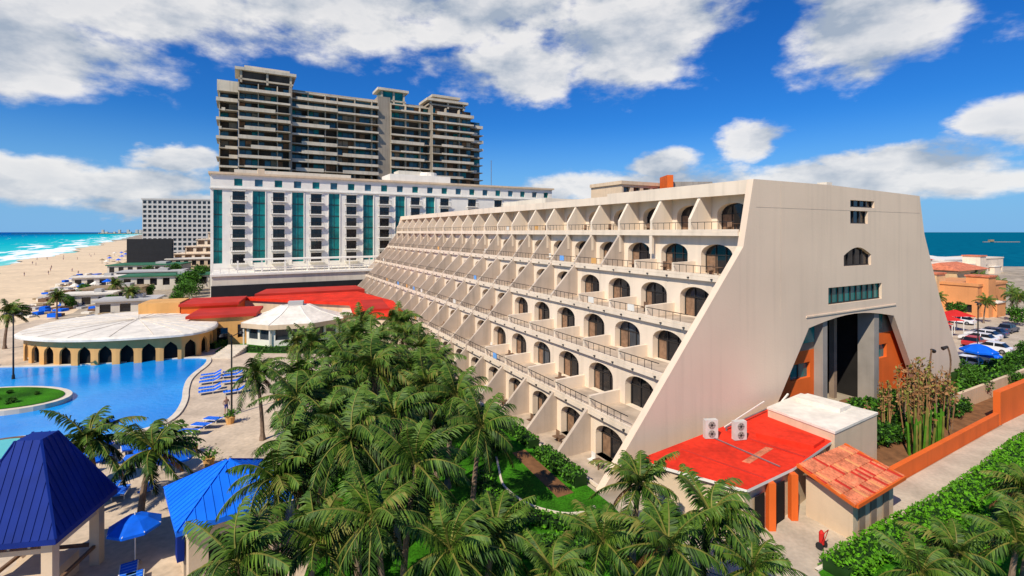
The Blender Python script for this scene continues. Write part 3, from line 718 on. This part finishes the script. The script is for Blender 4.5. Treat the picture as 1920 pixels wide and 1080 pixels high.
# ------------------------------------------------------------------ white canopy pavilion and red podium roofs
pv = empty('canopy_pavilion', (-34.5,79,0), .3); b = MB(); n = 8
for i in range(n):
    a0 = 2*math.pi*(i+.5)/n; a1 = 2*math.pi*(i+1.5)/n; p0 = V((7.9*math.cos(a0),6.1*math.sin(a0),3.3)); p1 = V((7.9*math.cos(a1),6.1*math.sin(a1),3.3))
    q0 = V((p0.x*.55,p0.y*.55,4.4)); q1 = V((p1.x*.55,p1.y*.55,4.4)); t0 = V((p0.x*.28,p0.y*.28,5.4)); t1 = V((p1.x*.28,p1.y*.28,5.4))
    b.face([p0,p1,q1,q0],'white_roof'); b.face([q0,q1,t1,t0],'white_roof'); b.bar(p0,q0,.14,'white_paint'); b.bar(q0,t0,.14,'white_paint')
    b.face([p0+V((0,0,-.7)),p1+V((0,0,-.7)),p1,p0],'beige_wall')
    w0 = p0*.9; w1 = p1*.9; w0.z = w1.z = 0; ux = (w1-w0); l = ux.length; ux.normalize(); inn = V((-ux.y,ux.x,0))
    wall_open(b, w0, ux, inn, 0, l, 0, 2.95, [(l*.1,l*.46,.9,2.5),(l*.54,l*.9,.9,2.5)], 'white_paint', .2, 'glass_mid')
    b.cyl((p0.x*.95,p0.y*.95,0),(p0.x*.95,p0.y*.95,3),.12,.12,'white_paint',8)
b.face([(7.9*.28*math.cos(2*math.pi*(i+.5)/8),6.1*.28*math.sin(2*math.pi*(i+.5)/8),5.4) for i in range(8)],'white_roof')
b.box(-1,1.2,-.8,.8,5.4,6.0,'grey_slab')
b.box(7.3,13,-1,5,0,3.6,'beige_wall'); b.box(7.0,13.3,-1.4,5.4,3.6,3.9,'white_roof')
b.obj('canopy', pv)
e = empty('red_roof_wing', (0,0,0)); b = MB()
b.extr([(-49.8,90.7,0),(-31,99,0),(-21,86,0),(-15,70,0),(-23,73.5,0),(-27,84,0)],(0,0,4.6),'beige_wall')
b.extr([(-50.2,90.4,4.6),(-31,99.6,4.6),(-20.6,86,4.6),(-14.6,69.6,4.6),(-23.4,73.2,4.6),(-27.4,83.6,4.6)],(0,0,.5),'red_roof')
b.extr([(-50,101,0),(-34,108,0),(-30,101,0),(-48,92.5,0)],(0,0,5.4),'red_flat')
b.extr([(-25.8,84.6,5.12),(-22.4,85.6,5.12),(-18.6,75.4,5.12),(-22,74.2,5.12)],(0,0,.3),'red_flat')
b.obj('roof', e)
hedge('garden_hedge', [(-43.5,72),(-43,81)], 1, .9, 30); hedge('garden_hedge', [(-41,71),(-28,69.6)], 1, .8, 30)

# ------------------------------------------------------------------ blue kiosks
def kiosk(name, c, rot, half, eave, apex, top, rm, wall):
    e = empty(name, (c[0],c[1],0), rot); b = MB(); h = half
    cor = [(-h,-h),(h,-h),(h,h),(-h,h)]
    for i in range(4):
        a = V((*cor[i],eave)); c2 = V((*cor[(i+1)%4],eave)); ta = V((cor[i][0]*top,cor[i][1]*top,apex)); tc = V((cor[(i+1)%4][0]*top,cor[(i+1)%4][1]*top,apex))
        b.face([a,c2,tc,ta], rm); b.face([a-V((0,0,.25)),c2-V((0,0,.25)),c2,a], rm)
        nr = 13
        for j in range(nr+1):
            p = a.lerp(c2,j/nr); u = j/nr
            s = min(1, min(u,1-u)*2*(1/(1-top))); ft = (ta+tc)/2; ec = (a+c2)/2; q = p+(ft-ec)*s
            b.bar(p+V((0,0,.01)), q+V((0,0,.01)), .05, rm)
        b.bar(a,ta,.09,rm)
    b.face([(x*top,y*top,apex) for x,y in cor], rm)
    b.face([(x,y,eave-.2) for x,y in cor], 'wood')
    if wall:
        k = h-.55
        for (ox,oy,ux,iv) in ((-k,-k,(1,0,0),(0,1,0)),(k,-k,(0,1,0),(-1,0,0)),(k,k,(-1,0,0),(0,-1,0)),(-k,k,(0,-1,0),(1,0,0))):
            wall_open(b,(ox,oy,0),ux,iv,0,2*k,0,eave-.2,[(.8,1.8,1.0,2.4),(2*k-1.7,2*k-.8,0,2.3)],'beige_wall' ,.15,'dark_room')
        b.box(-k-.3,-k,-.6,.1,1.0,2.9,'blue_roof_dark')
    else:
        k = h-.6
        for x,y in ((-k,-k),(k,-k),(k,k),(-k,k)): b.box(x-.22,x+.22,y-.22,y+.22,0,eave-.2,'beige_wall')
        for (x0,y0,x1,y1) in ((-k,-k,k,-k),(k,-k,k,k),(k,k,-k,k),(-k,k,-k,-k)):
            b.bar((x0,y0,eave-.75),(x1,y1,eave-.75),.22,'beige_wall'); b.bar((x0,y0,1),(x1,y1,1),.14,'wood')
            for j in range(1,4): b.bar((x0+(x1-x0)*j/4,y0+(y1-y0)*j/4,eave-.75),(x0+(x1-x0)*j/4,y0+(y1-y0)*j/4,eave-.2),.1,'beige_wall')
        b.box(-k+.5,k-.5,-k+.5,k-.5,0,1.1,'beige_wall')
    b.obj('roof_and_walls', e)
kiosk('blue_roof_gazebo', (-22.6,23.6), .17, 2.2, 3.5, 7.3, .24, 'blue_roof_dark', False)
kiosk('blue_roof_kiosk', (-14.8,25.9), math.radians(40), 2.55, 3.5, 5.1, .03, 'blue_roof', True)

b = MB(); b.box(-.33,.33,-.2,1.2,.28,.36,'blue_fabric'); b.extr([(-.33,-.2,.28),(-.33,-.85,.62),(-.33,-.85,.7),(-.33,-.2,.36)],(.66,0,0),'blue_fabric')
for x in (-.36,.36): b.bar((x,-.2,.3),(x,1.22,.3),.05,'white_paint'); b.bar((x,-.2,.3),(x,-.88,.62),.05,'white_paint')
for x in (-.33,.33):
    for y in (-.1,1.1): b.bar((x,y,0),(x,y,.3),.05,'white_paint')
for i in range(5): b.box(-.335,.335,-.1+i*.27,-.07+i*.27,.361,.366,'blue_pale')
lme = b.mesh('sun_lounger')
b = MB(); n = 8; r = 1.25
for i in range(n):
    a0 = 2*math.pi*i/n; a1 = 2*math.pi*(i+1)/n; p0 = V((r*math.cos(a0),r*math.sin(a0),2.1)); p1 = V((r*math.cos(a1),r*math.sin(a1),2.1)); m0 = V((p0.x*.5,p0.y*.5,2.48)); m1 = V((p1.x*.5,p1.y*.5,2.48))
    b.face([p0,p1,m1,m0],'blue_fabric'); b.face([m0,m1,(0,0,2.65)],'blue_fabric'); b.face([p0-V((0,0,.14)),p1-V((0,0,.14)),p1,p0],'blue_fabric'); b.bar(p0,(0,0,2.6),.03,'white_paint')
b.cyl((0,0,0),(0,0,2.8),.03,.03,'white_paint',8); b.cyl((0,0,0),(0,0,.1),.3,.25,'grey_conc',10)
ume = b.mesh('patio_umbrella')
edge_pts = [(-38.3,64.5),(-36.4,58.5),(-34.2,54.5),(-31.4,50),(-29.3,45.5),(-30,41.5),(-32.8,39.2),(-33.6,34.8)]
for si,(a,c) in enumerate(zip(edge_pts, edge_pts[1:])):
    a = V(a); c = V(c); l = (c-a).length; n = int(l/1.15); t = (c-a).normalized(); nn = V((-t.y,t.x)); ang = math.atan2(nn.y,nn.x)-math.pi/2
    for i in range(n):
        for row in (1.0,3.2):
            if R.random() < .22 or si in (0,3): continue
            p = a+t*(i+.5)*l/n+nn*row; inst('sun_lounger', lme, (p.x,p.y,.025), ang+math.pi+R.uniform(-.16,.16))
for x,y in ((-19.3,25.4),(-24.9,34.5),(-22.5,33.2),(-67,60.9),(-69,60),(-66,58.5),(-31.8,31.5),(-30.5,29.5),(-28,33),(-27,30),(-32,38.5)): inst('patio_umbrella', ume, (x,y,.02), R.uniform(0,1), .95)
for x,y,a in ((-18.6,24.0,.6),(-17.8,23.3,.6),(-26,32,.4),(-25,31.5,.4),(-23.6,32,.5),(-28,36,.4),(-26.8,36.6,.4),(-29,38,.3),(-66,60,.5),(-67.6,59,.5),(-64.8,61,.5),(-17.0,21.6,.6),(-19.4,21.3,.4)): inst('sun_lounger', lme, (x,y,.025), a)
b = MB(); b.cyl((0,0,0),(0,0,7.5),.09,.06,'frame_dark',8); b.bar((0,0,7.3),(.9,0,7.6),.06,'frame_dark'); b.cyl((.9,0,7.65),(.9,0,7.45),.12,.22,'frame_dark',8); b.bar((0,0,7.3),(-.9,0,7.6),.06,'frame_dark'); b.cyl((-.9,0,7.65),(-.9,0,7.45),.12,.22,'frame_dark',8); b.cyl((0,0,0),(0,0,.5),.16,.13,'frame_dark',8)
lamp = b.mesh('street_lamp')
inst('street_lamp', lamp, (-57.5,57.2,.05)); inst('street_lamp', lamp, (-26,46,0),1); inst('street_lamp', lamp, (62,66,0),1)
for x,y in ((-25,44),(-23.5,50),(-24.5,38),(-22,36)):
    b = MB(); b.cyl((0,0,0),(0,0,.6),.3,.42,'orange_soft',10); leaves(b, lambda: (R.gauss(0,.3),R.gauss(0,.3),.7+abs(R.gauss(0,.25))), 120, .22, ('leaf_a','leaf_b')); inst('potted_plant', b.mesh('potted_plant'), (x,y,.02))
b = MB()
for i in range(9): b.box(-40.6+i*.02,-37.6,66.4+i*.5,66.8+i*.5,.03,.12+i*.1,'kerb')
b.obj('pool_steps')

# ------------------------------------------------------------------ service building near right
sv = empty('service_building', (0,0,0)); b = MB()
def S(s, n, z): return (5.84+.877*s+.481*n, 32.94+.481*s-.877*n, z)
red = [(.6,2.9),(15.9,1.3),(14.8,7.0),(8.0,8.2),(3.3,8.5)]
b.extr([S(s,n,0) for s,n in [(.9,3.2),(15.6,1.6),(14.5,6.7),(7.9,7.9),(3.5,8.2)]],(0,0,2.75),'beige_wall')
b.extr([S(s,n,2.75) for s,n in red],(0,0,.18),'red_roof', mside='white_paint')
b.extr([S(s,n,2.931) for s,n in [(4,3.2),(4.15,3.2),(5.4,8.2),(5.25,8.2)]],(0,0,.03),'red_flat')
b.extr([S(s,n,2.931) for s,n in [(9,2.8),(9.15,2.8),(10,7.7),(9.85,7.7)]],(0,0,.06),'red_flat')
b.extr([S(s,n,2.931) for s,n in [(10.2,4.2),(12.4,4.0),(13.4,7.0),(11.6,7.3)]],(0,0,.22),'red_roof')
b.extr([S(s,n,2.931) for s,n in [(6.0,6.2),(9.2,5.6),(9.4,6.0),(6.2,6.6)]],(0,0,.02),'tile_orange')
b.obj('red_roof_block', sv)
b = MB(); wf = [(19.5,37.8),(23.9,41.0),(27.0,36.7),(21.6,33.2)]
b.extr([(x,y,0) for x,y in wf],(0,0,3.5),'beige_wall'); b.extr([(x+(x-23)*.02,y+(y-37)*.02,3.5) for x,y in wf],(0,0,.16),'white_roof')
b.extr([(22.4,39.2,3.66),(23.9,40.1,3.66),(25.6,37.5,3.66),(24.2,36.6,3.66)],(0,0,.3),'white_roof')
b.obj('white_roof_block', sv)
def ac(loc, rot):
    e = empty('air_conditioner', loc, rot); b = MB(); b.box(-.45,.45,-.18,.18,0,1.25,'ac_white')
    for z in (.33,.92):
        b.cyl((0,-.181,z),(0,-.21,z),.25,.25,'grey_conc',16); b.cyl((0,-.212,z),(0,-.22,z),.08,.08,'frame_dark',10)
        for a in range(6): b.bar((0,-.222,z),(.24*math.cos(a),-.222,z+.24*math.sin(a)),.015,'frame_dark')
    b.bar((-.4,0,0),(-.4,0,-.05),.1,'metal'); b.obj('casing', e)
ac(S(7.2,2.9,2.97), TH-.4); ac(S(8.7,4.0,2.97), TH-.3)
b = MB(); b.bar(S(9.2,2.6,3.2),S(15,1.7,3.2),.09,'metal'); b.bar(S(9.2,2.6,2.94),S(9.2,2.6,3.2),.09,'metal'); b.bar(S(9.5,2.2,3.0),S(14.6,1.8,3.9),.06,'white_paint'); b.bar(S(7.3,3,3),S(7.3,7.8,3),.06,'metal'); b.obj('roof_pipes', sv)
b = MB(); hi0 = V((17.2,29.9,2.95)); hi1 = V((22.0,32.8,2.95)); lo1 = V((23.4,29.6,2.35)); lo0 = V((18.4,26.5,2.35))
b.face([hi0,hi1,lo1,lo0],'tile_orange')
n = 22
for i in range(n+1):
    u = i/n
    for j in range(4):
        a_ = hi0.lerp(hi1,u)+V((0,0,.03)); c_ = lo0.lerp(lo1,u)+V((0,0,.03)); b.cyl(a_.lerp(c_,j/4)-V((0,0,.03)), a_.lerp(c_,(j+1.08)/4 if j < 3 else 1)+V((0,0,.02)), .08,.095,R.choice(['tile_orange','tile_orange','red_flat','villa_orange']) if R.random() < .5 else 'tile_orange',6)
b.bar(lo0,lo1,.2,'orange_wall'); b.bar(hi0,lo0,.18,'orange_wall'); b.bar(hi1,lo1,.18,'orange_wall')
bx = [(17.6,29.7),(21.8,32.2),(22.9,29.8),(18.7,27.2)]
b.extr([(x,y,0) for x,y in bx],(0,0,2.36),'beige_wall')
for t in (.12,.4,.72):
    p = V((18.7,27.2)).lerp(V((22.9,29.8)),t); q = V((18.7,27.2)).lerp(V((22.9,29.8)),t+.14); nn = V((.526,-.85))*.03
    b.extr([(p.x+nn.x,p.y+nn.y,.05),(q.x+nn.x,q.y+nn.y,.05),(q.x+nn.x,q.y+nn.y,2.05),(p.x+nn.x,p.y+nn.y,2.05)],(nn.x,nn.y,0),'recess_shade')
b.obj('tiled_lean_to', sv)
b = MB()
for s in (5.6,7.7):
    p = S(s,8.35,0); b.box(p[0]-.2,p[0]+.2,p[1]-.2,p[1]+.2,0,2.74,'orange_wall')
a = S(4.2,8.32,0); c = S(5.2,8.2,0); b.extr([a,c,(c[0],c[1],2.2),(a[0],a[1],2.2)],(.02,-.04,0),'dark_room')
a = S(6.0,8.22,0); c = S(7.3,8.05,0); b.extr([a,c,(c[0],c[1],2.3),(a[0],a[1],2.3)],(.02,-.04,0),'dark_room')
b.obj('porch', sv)
e = empty('fire_extinguisher_cart', (16.6,26.6,.03), .6); b = MB(); b.cyl((0,0,.25),(0,0,.85),.13,.13,'red_fabric',12); b.cyl((0,0,.85),(0,0,.98),.13,.05,'red_fabric',12)
b.bar((-.2,0,.2),(-.2,-.25,1.05),.03,'red_fabric'); b.bar((.2,0,.2),(.2,-.25,1.05),.03,'red_fabric'); b.bar((-.2,-.25,1.05),(.2,-.25,1.05),.03,'red_fabric')
for x in (-.25,.2): b.cyl((x,0,.2),(x+.05,0,.2),.2,.2,'tyre',14)
b.obj('tank_and_frame', e)
def wall(name, pts, h, t, m, cap=None):
    e = empty(name, (0,0,0)); b = MB()
    for a,c in zip(pts,pts[1:]):
        a = V(a); c = V(c); d = (c-a).normalized(); nn = V((d.y,-d.x))*t/2; q = [a+nn,c+nn,c-nn,a-nn]; b.extr([(p.x,p.y,0) for p in q],(0,0,h),m)
        if cap: nn = nn*1.3; q = [a+nn,c+nn,c-nn,a-nn]; b.extr([(p.x,p.y,h) for p in q],(0,0,.1),cap)
    b.obj('wall', e)
wall('orange_garden_wall', [(25.2,33.2),(42.6,43.6)], 1.1, .35, 'orange_wall')
wall('orange_garden_wall', [(42.8,43.8),(52,49),(60,53)], 2.9, .5, 'orange_wall')
wall('stone_boundary_wall', [(42,47),(58,56)], 1.6, .3, 'beige_wall')
b = MB(); b.sheet([(27,36),(26,41),(33,50),(50,58),(58,54),(43,45),(27,35)],.035,'soil'); b.obj('garden_soil')
for i in range(6):
    b = MB(); h = R.uniform(2.6,3.8)
    for j in range(5):
        x,y = R.gauss(0,.22),R.gauss(0,.22); b.cyl((x,y,0),(x*1.6,y*1.6,h*R.uniform(.6,1)),.09,.07,R.choice(['leaf_b','frond_y','leaf_a']),7)
    x,y = 30.2+i*.9+R.uniform(-.3,.3), 37.2+i*.55+R.uniform(-.3,.3); inst('columnar_cactus', b.mesh('columnar_cactus'), (x,y,0))
def dry(seed):
    st = R.getstate(); R.seed(seed); b = MB()
    for j in range(12):
        x,y = R.gauss(0,.35),R.gauss(0,.35); h = R.uniform(3.0,5.4); p = V((x,y,0)); tx,ty = x*1.5+R.gauss(0,.15), y*1.5+R.gauss(0,.15)
        b.bar(p,(tx,ty,h),.08,R.choice(['dry_stem','dry_stem','trunk','frond_y']),.03)
        def fn(): t = R.uniform(.7,1.02); return (x+(tx-x)*t+R.gauss(0,.12), y+(ty-y)*t+R.gauss(0,.12), h*t)
        leaves(b, fn, 18, .30, ('dead_leaf','dry_stem','dead_leaf','frond_y'))
    me = b.mesh('dry_tall_shrub'); R.setstate(st); return me
dm = [dry(1), dry(2)]
for x,y,s in ((32.2,39.6,1.0),(33.8,40.7,1.1),(35.8,41.8,.95),(37.6,42.9,.9),(34.2,42.9,1.1),(30.8,40.8,.9),(36.6,44.4,1.1)): inst('dry_tall_shrub', R.choice(dm), (x,y,0), R.uniform(0,6), s)
for i in range(38):
    x = R.uniform(28,43); inst('bush', R.choice(bushes), (x, 37.2+(x-28)*.62+R.uniform(.9,6), 0), R.uniform(0,6), R.uniform(.7,1.2))
b = MB(); pr_ = V((0,0,0))
for i in range(12):
    t = (i+1)/12; q = V((-.9*math.sin(t*math.pi*.9)*t, 0, 5.6*t)); b.cyl(pr_, q, .08,.07,'wood',7); pr_ = q
b.cyl(pr_, pr_+V((.5,0,-.2)), .12,.2,'frame_dark',8); cl = b.mesh('curved_lamp_post'); inst('curved_lamp_post', cl, S(38,3.5,0), TH); inst('curved_lamp_post', cl, S(40.5,3.5,0), TH+2.6)

# ------------------------------------------------------------------ right background: villas, cars
def villa(name, loc, rot, w, d, h, m, roof=None, towers=()):
    e = empty(name, loc, rot); b = MB(); nf = max(1,int(h/3.2)); r = []
    n = max(2,int(w/3.6))
    for f in range(nf):
        for i in range(n): u = w*(i+.28)/n; r.append((u, w*(i+.72)/n, f*3.2+.9, f*3.2+2.5,'glass_dark' if R.random()<.7 else 'recess_shade'))
    wall_open(b,(0,0,0),(1,0,0),(0,1,0),0,w,0,h,r,m,.35)
    r2 = [(d*(i+.3)/3, d*(i+.7)/3, f*3.2+.9, f*3.2+2.5) for f in range(nf) for i in range(3)]
    wall_open(b,(0,d,0),(0,-1,0),(1,0,0),0,d,0,h,r2,m,.35); b.face([(w,0,0),(w,d,0),(w,d,h),(w,0,h)],m)
    b.box(-.2,w+.2,-.2,d+.2,h,h+.5,m)
    if roof:
        for f_ in ([(-.6,-.8,h+.52),(w+.6,-.8,h+.52),(w*.8,d/2,h+2.1),(w*.2,d/2,h+2.1)],[(w+.6,-.8,h+.52),(w+.6,d+.6,h+.52),(w*.8,d/2,h+2.1)],[(w+.6,d+.6,h+.52),(-.6,d+.6,h+.52),(w*.2,d/2,h+2.1),(w*.8,d/2,h+2.1)],[(-.6,d+.6,h+.52),(-.6,-.8,h+.52),(w*.2,d/2,h+2.1)]): b.face(f_, roof)
    for (x,y,s,hh) in towers: b.box(x,x+s,y,y+s,0,hh,m); b.box(x-.2,x+s+.2,y-.2,y+s+.2,hh,hh+.3,'tile_orange')
    b.box(w*.3,w*.6,-1.6,-.02,0,2.8,m); b.box(w*.28,w*.62,-1.8,-.02,2.8,3.0,'white_paint')
    b.obj('walls_and_roof', e)
villa('cream_villa', (80,100,0), TH, 13, 9, 6.8, 'villa_cream', None, ((8,-1.5,4,8.2),))
villa('orange_villa', (92,98,0), TH, 14, 9, 6.2, 'villa_orange', None, ((2,-1,3.5,8),))
villa('cream_villa', (104,116,0), TH, 16, 9, 7.4, 'villa_cream', 'tile_orange')
villa('orange_villa', (98,132,0), TH, 18, 10, 8, 'villa_cream', None, ((4,-1,4,10),))
villa('cream_villa', (122,136,0), TH, 20, 10, 7.5, 'stucco_cream', None, ((12,-1,4,10),))
villa('cream_villa', (124,160,0), TH, 24, 12, 7, 'stucco_cream', 'red_flat', ((2,-1,4,9.5),))
villa('white_villa', (148,170,0), TH, 26, 12, 7, 'white_paint', None)
villa('white_villa', (160,195,0), TH, 30, 12, 5, 'white_paint', 'white_roof')
villa('white_villa', (190,200,0), TH, 20, 12, 6, 'stucco_cream', None)
b = MB(); b.sheet([(52,60),(50,75),(66,92),(110,118),(130,90),(70,52)],.03,'path'); b.obj('car_park')
def car_mesh(body):
    b = MB(); side = [(-2.15,.35),(-2.2,.75),(-1.95,.92),(-1.1,.98),(1.25,.95),(2.05,.8),(2.2,.6),(2.15,.35)]
    b.extr([(x,-.85,z) for x,z in side],(0,1.7,0),body)
    for y0,y1 in ((-.8,-.64),(.8,.64)): b.face([(-1.75,y0,.93),(1.1,y0,.93),(.35,y1,1.42),(-1.3,y1,1.42)],'glass_dark')
    b.face([(-1.75,-.8,.93),(-1.75,.8,.93),(-1.3,.64,1.42),(-1.3,-.64,1.42)],'glass_dark'); b.face([(1.1,-.8,.93),(1.1,.8,.93),(.35,.64,1.42),(.35,-.64,1.42)],'glass_dark')
    b.box(-1.33,.38,-.67,.67,1.42,1.48,body)
    for y0,y1 in ((-.81,-.66),(.81,.66)): b.bar((-.5,y0,.93),(-.5,y1,1.43),.09,body)
    for x in (-1.35,1.4):
        for y in (-.88,.7): b.cyl((x,y,.33),(x,y+.18,.33),.33,.33,'tyre',16); b.cyl((x,y-.005,.33),(x,y+.185,.33),.18,.18,'metal',12)
    for y in (-.6,.45): b.box(2.12,2.19,y,y+.25,.58,.72,'ac_white'); b.box(-2.19,-2.12,y,y+.25,.68,.82,'red_fabric')
    return b.mesh('parked_car')
cars = [car_mesh('car_white'),car_mesh('car_dark'),car_mesh('car_red'),car_mesh('car_white')]
for i,(x,y) in enumerate(((57,62.5),(60.5,64.8),(69,74),(72,76.6),(75,79),(78,81),(74,87),(83,92),(68,70.4),(84,84))): inst('parked_car', cars[i%4], (x,y,.03), TH+R.choice([0,1.57,1.6]))
inst('patio_umbrella', ume, (55.5,59,0), 0, 1.4); inst('patio_umbrella', ume, (57.8,60.2,0), 0, 1.0)
e = empty('red_canopy', (0,0,0)); b = MB()
for x,y in ((66,78),(70.5,81),(76,85)):
    for i in range(4):
        a0 = math.pi/4+i*math.pi/2; a1 = a0+math.pi/2; b.face([(x+2.6*math.cos(a0),y+2.6*math.sin(a0),2.8),(x+2.6*math.cos(a1),y+2.6*math.sin(a1),2.8),(x,y,3.7)],'red_fabric'); b.bar((x+2.4*math.cos(a0),y+2.4*math.sin(a0),0),(x+2.4*math.cos(a0),y+2.4*math.sin(a0),2.8),.1,'white_paint')
b.obj('canopies', e)
for x,y,s in ((52,58,.4),(61,60,.4),(67,64,.5),(50,54,.4),(56,56,.35),(63,57,.4),(86,96,.6),(79,97,.5),(101,108,.7),(110,104,.9),(74,66,.5),(80,72,.6),(118,130,1),(96,124,.8),(140,158,1.2),(92,90,.6),(132,150,1.1),(60,56,.35),(68,60,.4),(48,51,.4),(54,53,.35),(58,51,.35),(86,80,.6),(73,94,.5)): inst('broadleaf_tree', R.choice(trees), (x,y,0), R.uniform(0,6), s)
for x,y,s in ((88,92,.7),(95,93,.8),(84,98,.7),(108,110,.9),(72,90,.7),(100,99,.8),(113,120,1),(66,61,.45)): inst('palm_tree', palms[1][0], (x,y,0), R.uniform(-1,1), s)
hedge('car_park_hedge', [(50,56.5),(58,60),(68,66),(84,76)], 1.4, 1.2, 16, .4)
hedge('car_park_hedge', [(44,50),(58,57.5),(76,62)], 1.6, 1.4, 16, .4)
b = MB(); b.box(0,60,0,2.5,.1,1.2,'grey_conc')
for i in range(14): b.cyl((i*4.5,1.2,-1),(i*4.5,1.2,1),.3,.3,'wood',6)
b.box(10,16,-1,3.5,1.2,4.5,'thatch'); b.obj('pier', None, Matrix.Translation((780,820,0)))

# ------------------------------------------------------------------ world, sun, camera
SUN_EL = math.radians(46); h = V((-.50,-.80)).normalized()
sd = V((h.x*math.cos(SUN_EL), h.y*math.cos(SUN_EL), math.sin(SUN_EL)))
w = bpy.data.worlds.new('World'); scene.world = w; w.use_nodes = True
nt = w.node_tree; N = nt.nodes; L = nt.links; bg = N['Background']; bg.inputs['Strength'].default_value = .085
sky = N.new('ShaderNodeTexSky'); sky.sky_type = 'NISHITA'; sky.sun_disc = False; sky.sun_elevation = SUN_EL; sky.sun_rotation = math.atan2(h.x,h.y)
sky.dust_density = .4; sky.ozone_density = 3.0; sky.air_density = 1.0
hs = N.new('ShaderNodeHueSaturation'); hs.inputs['Saturation'].default_value = 1.35; hs.inputs['Value'].default_value = 1.0; L.new(sky.outputs[0], hs.inputs['Color'])
tint = N.new('ShaderNodeMix'); tint.data_type = 'RGBA'; tint.blend_type = 'MULTIPLY'; tint.inputs[0].default_value = 1; L.new(hs.outputs[0], tint.inputs[6]); tint.inputs[7].default_value = (.36,.88,1.42,1)
tc = N.new('ShaderNodeTexCoord'); sp = N.new('ShaderNodeSeparateXYZ'); L.new(tc.outputs['Generated'], sp.inputs[0])
def M_(op, a, b_=None, c=None):
    n = N.new('ShaderNodeMath'); n.operation = op
    for i, x in enumerate((a,b_,c)):
        if x is None: continue
        if isinstance(x,(int,float)): n.inputs[i].default_value = x
        else: L.new(x, n.inputs[i])
    return n.outputs[0]
az = M_('ARCTAN2', sp.outputs[0], sp.outputs[1]); el = M_('ARCSINE', sp.outputs[2])
hz = N.new('ShaderNodeMapRange'); hz.interpolation_type = 'SMOOTHSTEP'; L.new(el, hz.inputs[0]); hz.inputs[1].default_value = 0; hz.inputs[2].default_value = .22; hz.inputs[3].default_value = .9; hz.inputs[4].default_value = 0
base = N.new('ShaderNodeMix'); base.data_type = 'RGBA'; L.new(hz.outputs[0], base.inputs[0]); L.new(tint.outputs[2], base.inputs[6]); base.inputs[7].default_value = (2.6,5.6,9.6,1)
def nz(ox, oy, sc, det=9, sy=1.9, rough=.58):
    c = N.new('ShaderNodeCombineXYZ'); L.new(M_('ADD',az,ox),c.inputs[0]); L.new(M_('MULTIPLY',M_('ADD',el,oy),sy),c.inputs[1])
    n = N.new('ShaderNodeTexNoise'); n.inputs['Scale'].default_value = sc; n.inputs['Detail'].default_value = det; n.inputs['Roughness'].default_value = rough
    L.new(c.outputs[0], n.inputs['Vector']); return n.outputs['Fac']
blobs = [(-.86,.26,.30,.08),(-.75,.36,.5,.08),(-.36,.42,.50,.10),(-.05,.43,.3,.09),(.04,.315,.20,.07),(.22,.375,.26,.11),(.62,.33,.15,.10),(.47,.166,.06,.035),(.80,.15,.06,.06),(.22,.085,.22,.045),(.27,.125,.08,.035),(.58,.085,.30,.04),(.66,.115,.12,.03),(-.76,.075,.30,.04),(-.62,.12,.06,.025),(-.5,.045,.3,.02),(.05,.07,.15,.03)]
waz = M_('MULTIPLY_ADD', M_('SUBTRACT', nz(3.1,1.7,5,6), .5), .2, az); wel = M_('MULTIPLY_ADD', M_('SUBTRACT', nz(9.1,4.7,6,6), .5), .09, el)
field = None
for a,e_,rx,ry in blobs:
    dx = M_('MULTIPLY', M_('SUBTRACT', waz, a), 1/rx); dy = M_('MULTIPLY', M_('SUBTRACT', wel, e_), 1/ry)
    v = M_('SUBTRACT', 1.0, M_('SQRT', M_('ADD', M_('MULTIPLY',dx,dx), M_('MULTIPLY',dy,dy))))
    field = v if field is None else M_('MAXIMUM', field, v)
field = M_('MAXIMUM', field, -.6)
n1 = nz(0,0,5.5,12); n2 = nz(.03,.045,5.5,5)
dens = M_('ADD', M_('MULTIPLY', field, .75), M_('MULTIPLY', M_('SUBTRACT', n1, .47), 1.9))
mr = N.new('ShaderNodeMapRange'); mr.interpolation_type = 'SMOOTHSTEP'; L.new(dens, mr.inputs[0]); mr.inputs[1].default_value = .0; mr.inputs[2].default_value = .42
lit = N.new('ShaderNodeMapRange'); L.new(M_('SUBTRACT', n1, n2), lit.inputs[0]); lit.inputs[1].default_value = -.14; lit.inputs[2].default_value = .10
thick = N.new('ShaderNodeMapRange'); L.new(dens, thick.inputs[0]); thick.inputs[1].default_value = .35; thick.inputs[2].default_value = 1.3; thick.inputs[3].default_value = 1; thick.inputs[4].default_value = .5
cc = N.new('ShaderNodeMix'); cc.data_type = 'RGBA'; L.new(M_('MULTIPLY', lit.outputs[0], thick.outputs[0]), cc.inputs[0]); cc.inputs[6].default_value = (4.6,5.4,6.5,1); cc.inputs[7].default_value = (10.6,10.4,10.2,1)
fin = N.new('ShaderNodeMix'); fin.data_type = 'RGBA'; L.new(M_('MULTIPLY', mr.outputs[0], .94), fin.inputs[0]); L.new(base.outputs[2], fin.inputs[6]); L.new(cc.outputs[2], fin.inputs[7])
L.new(fin.outputs[2], bg.inputs['Color'])
sl = bpy.data.lights.new('sun','SUN'); sl.energy = 5.0; sl.angle = math.radians(.5); sl.color = (1,.92,.79)
so = bpy.data.objects.new('sun', sl); COL.objects.link(so); so.rotation_euler = sd.to_track_quat('Z','Y').to_euler()
cam = bpy.data.cameras.new('camera'); co = bpy.data.objects.new('camera', cam); COL.objects.link(co)
co.location = (0,0,17); co.rotation_euler = (math.radians(90),0,0); cam.lens = 17.44; cam.sensor_width = 36; cam.shift_y = -105/1920; cam.clip_end = 60000; cam.clip_start = .3
scene.camera = co
scene.view_settings.view_transform = 'Standard'; scene.view_settings.look = 'None'; scene.view_settings.exposure = 0
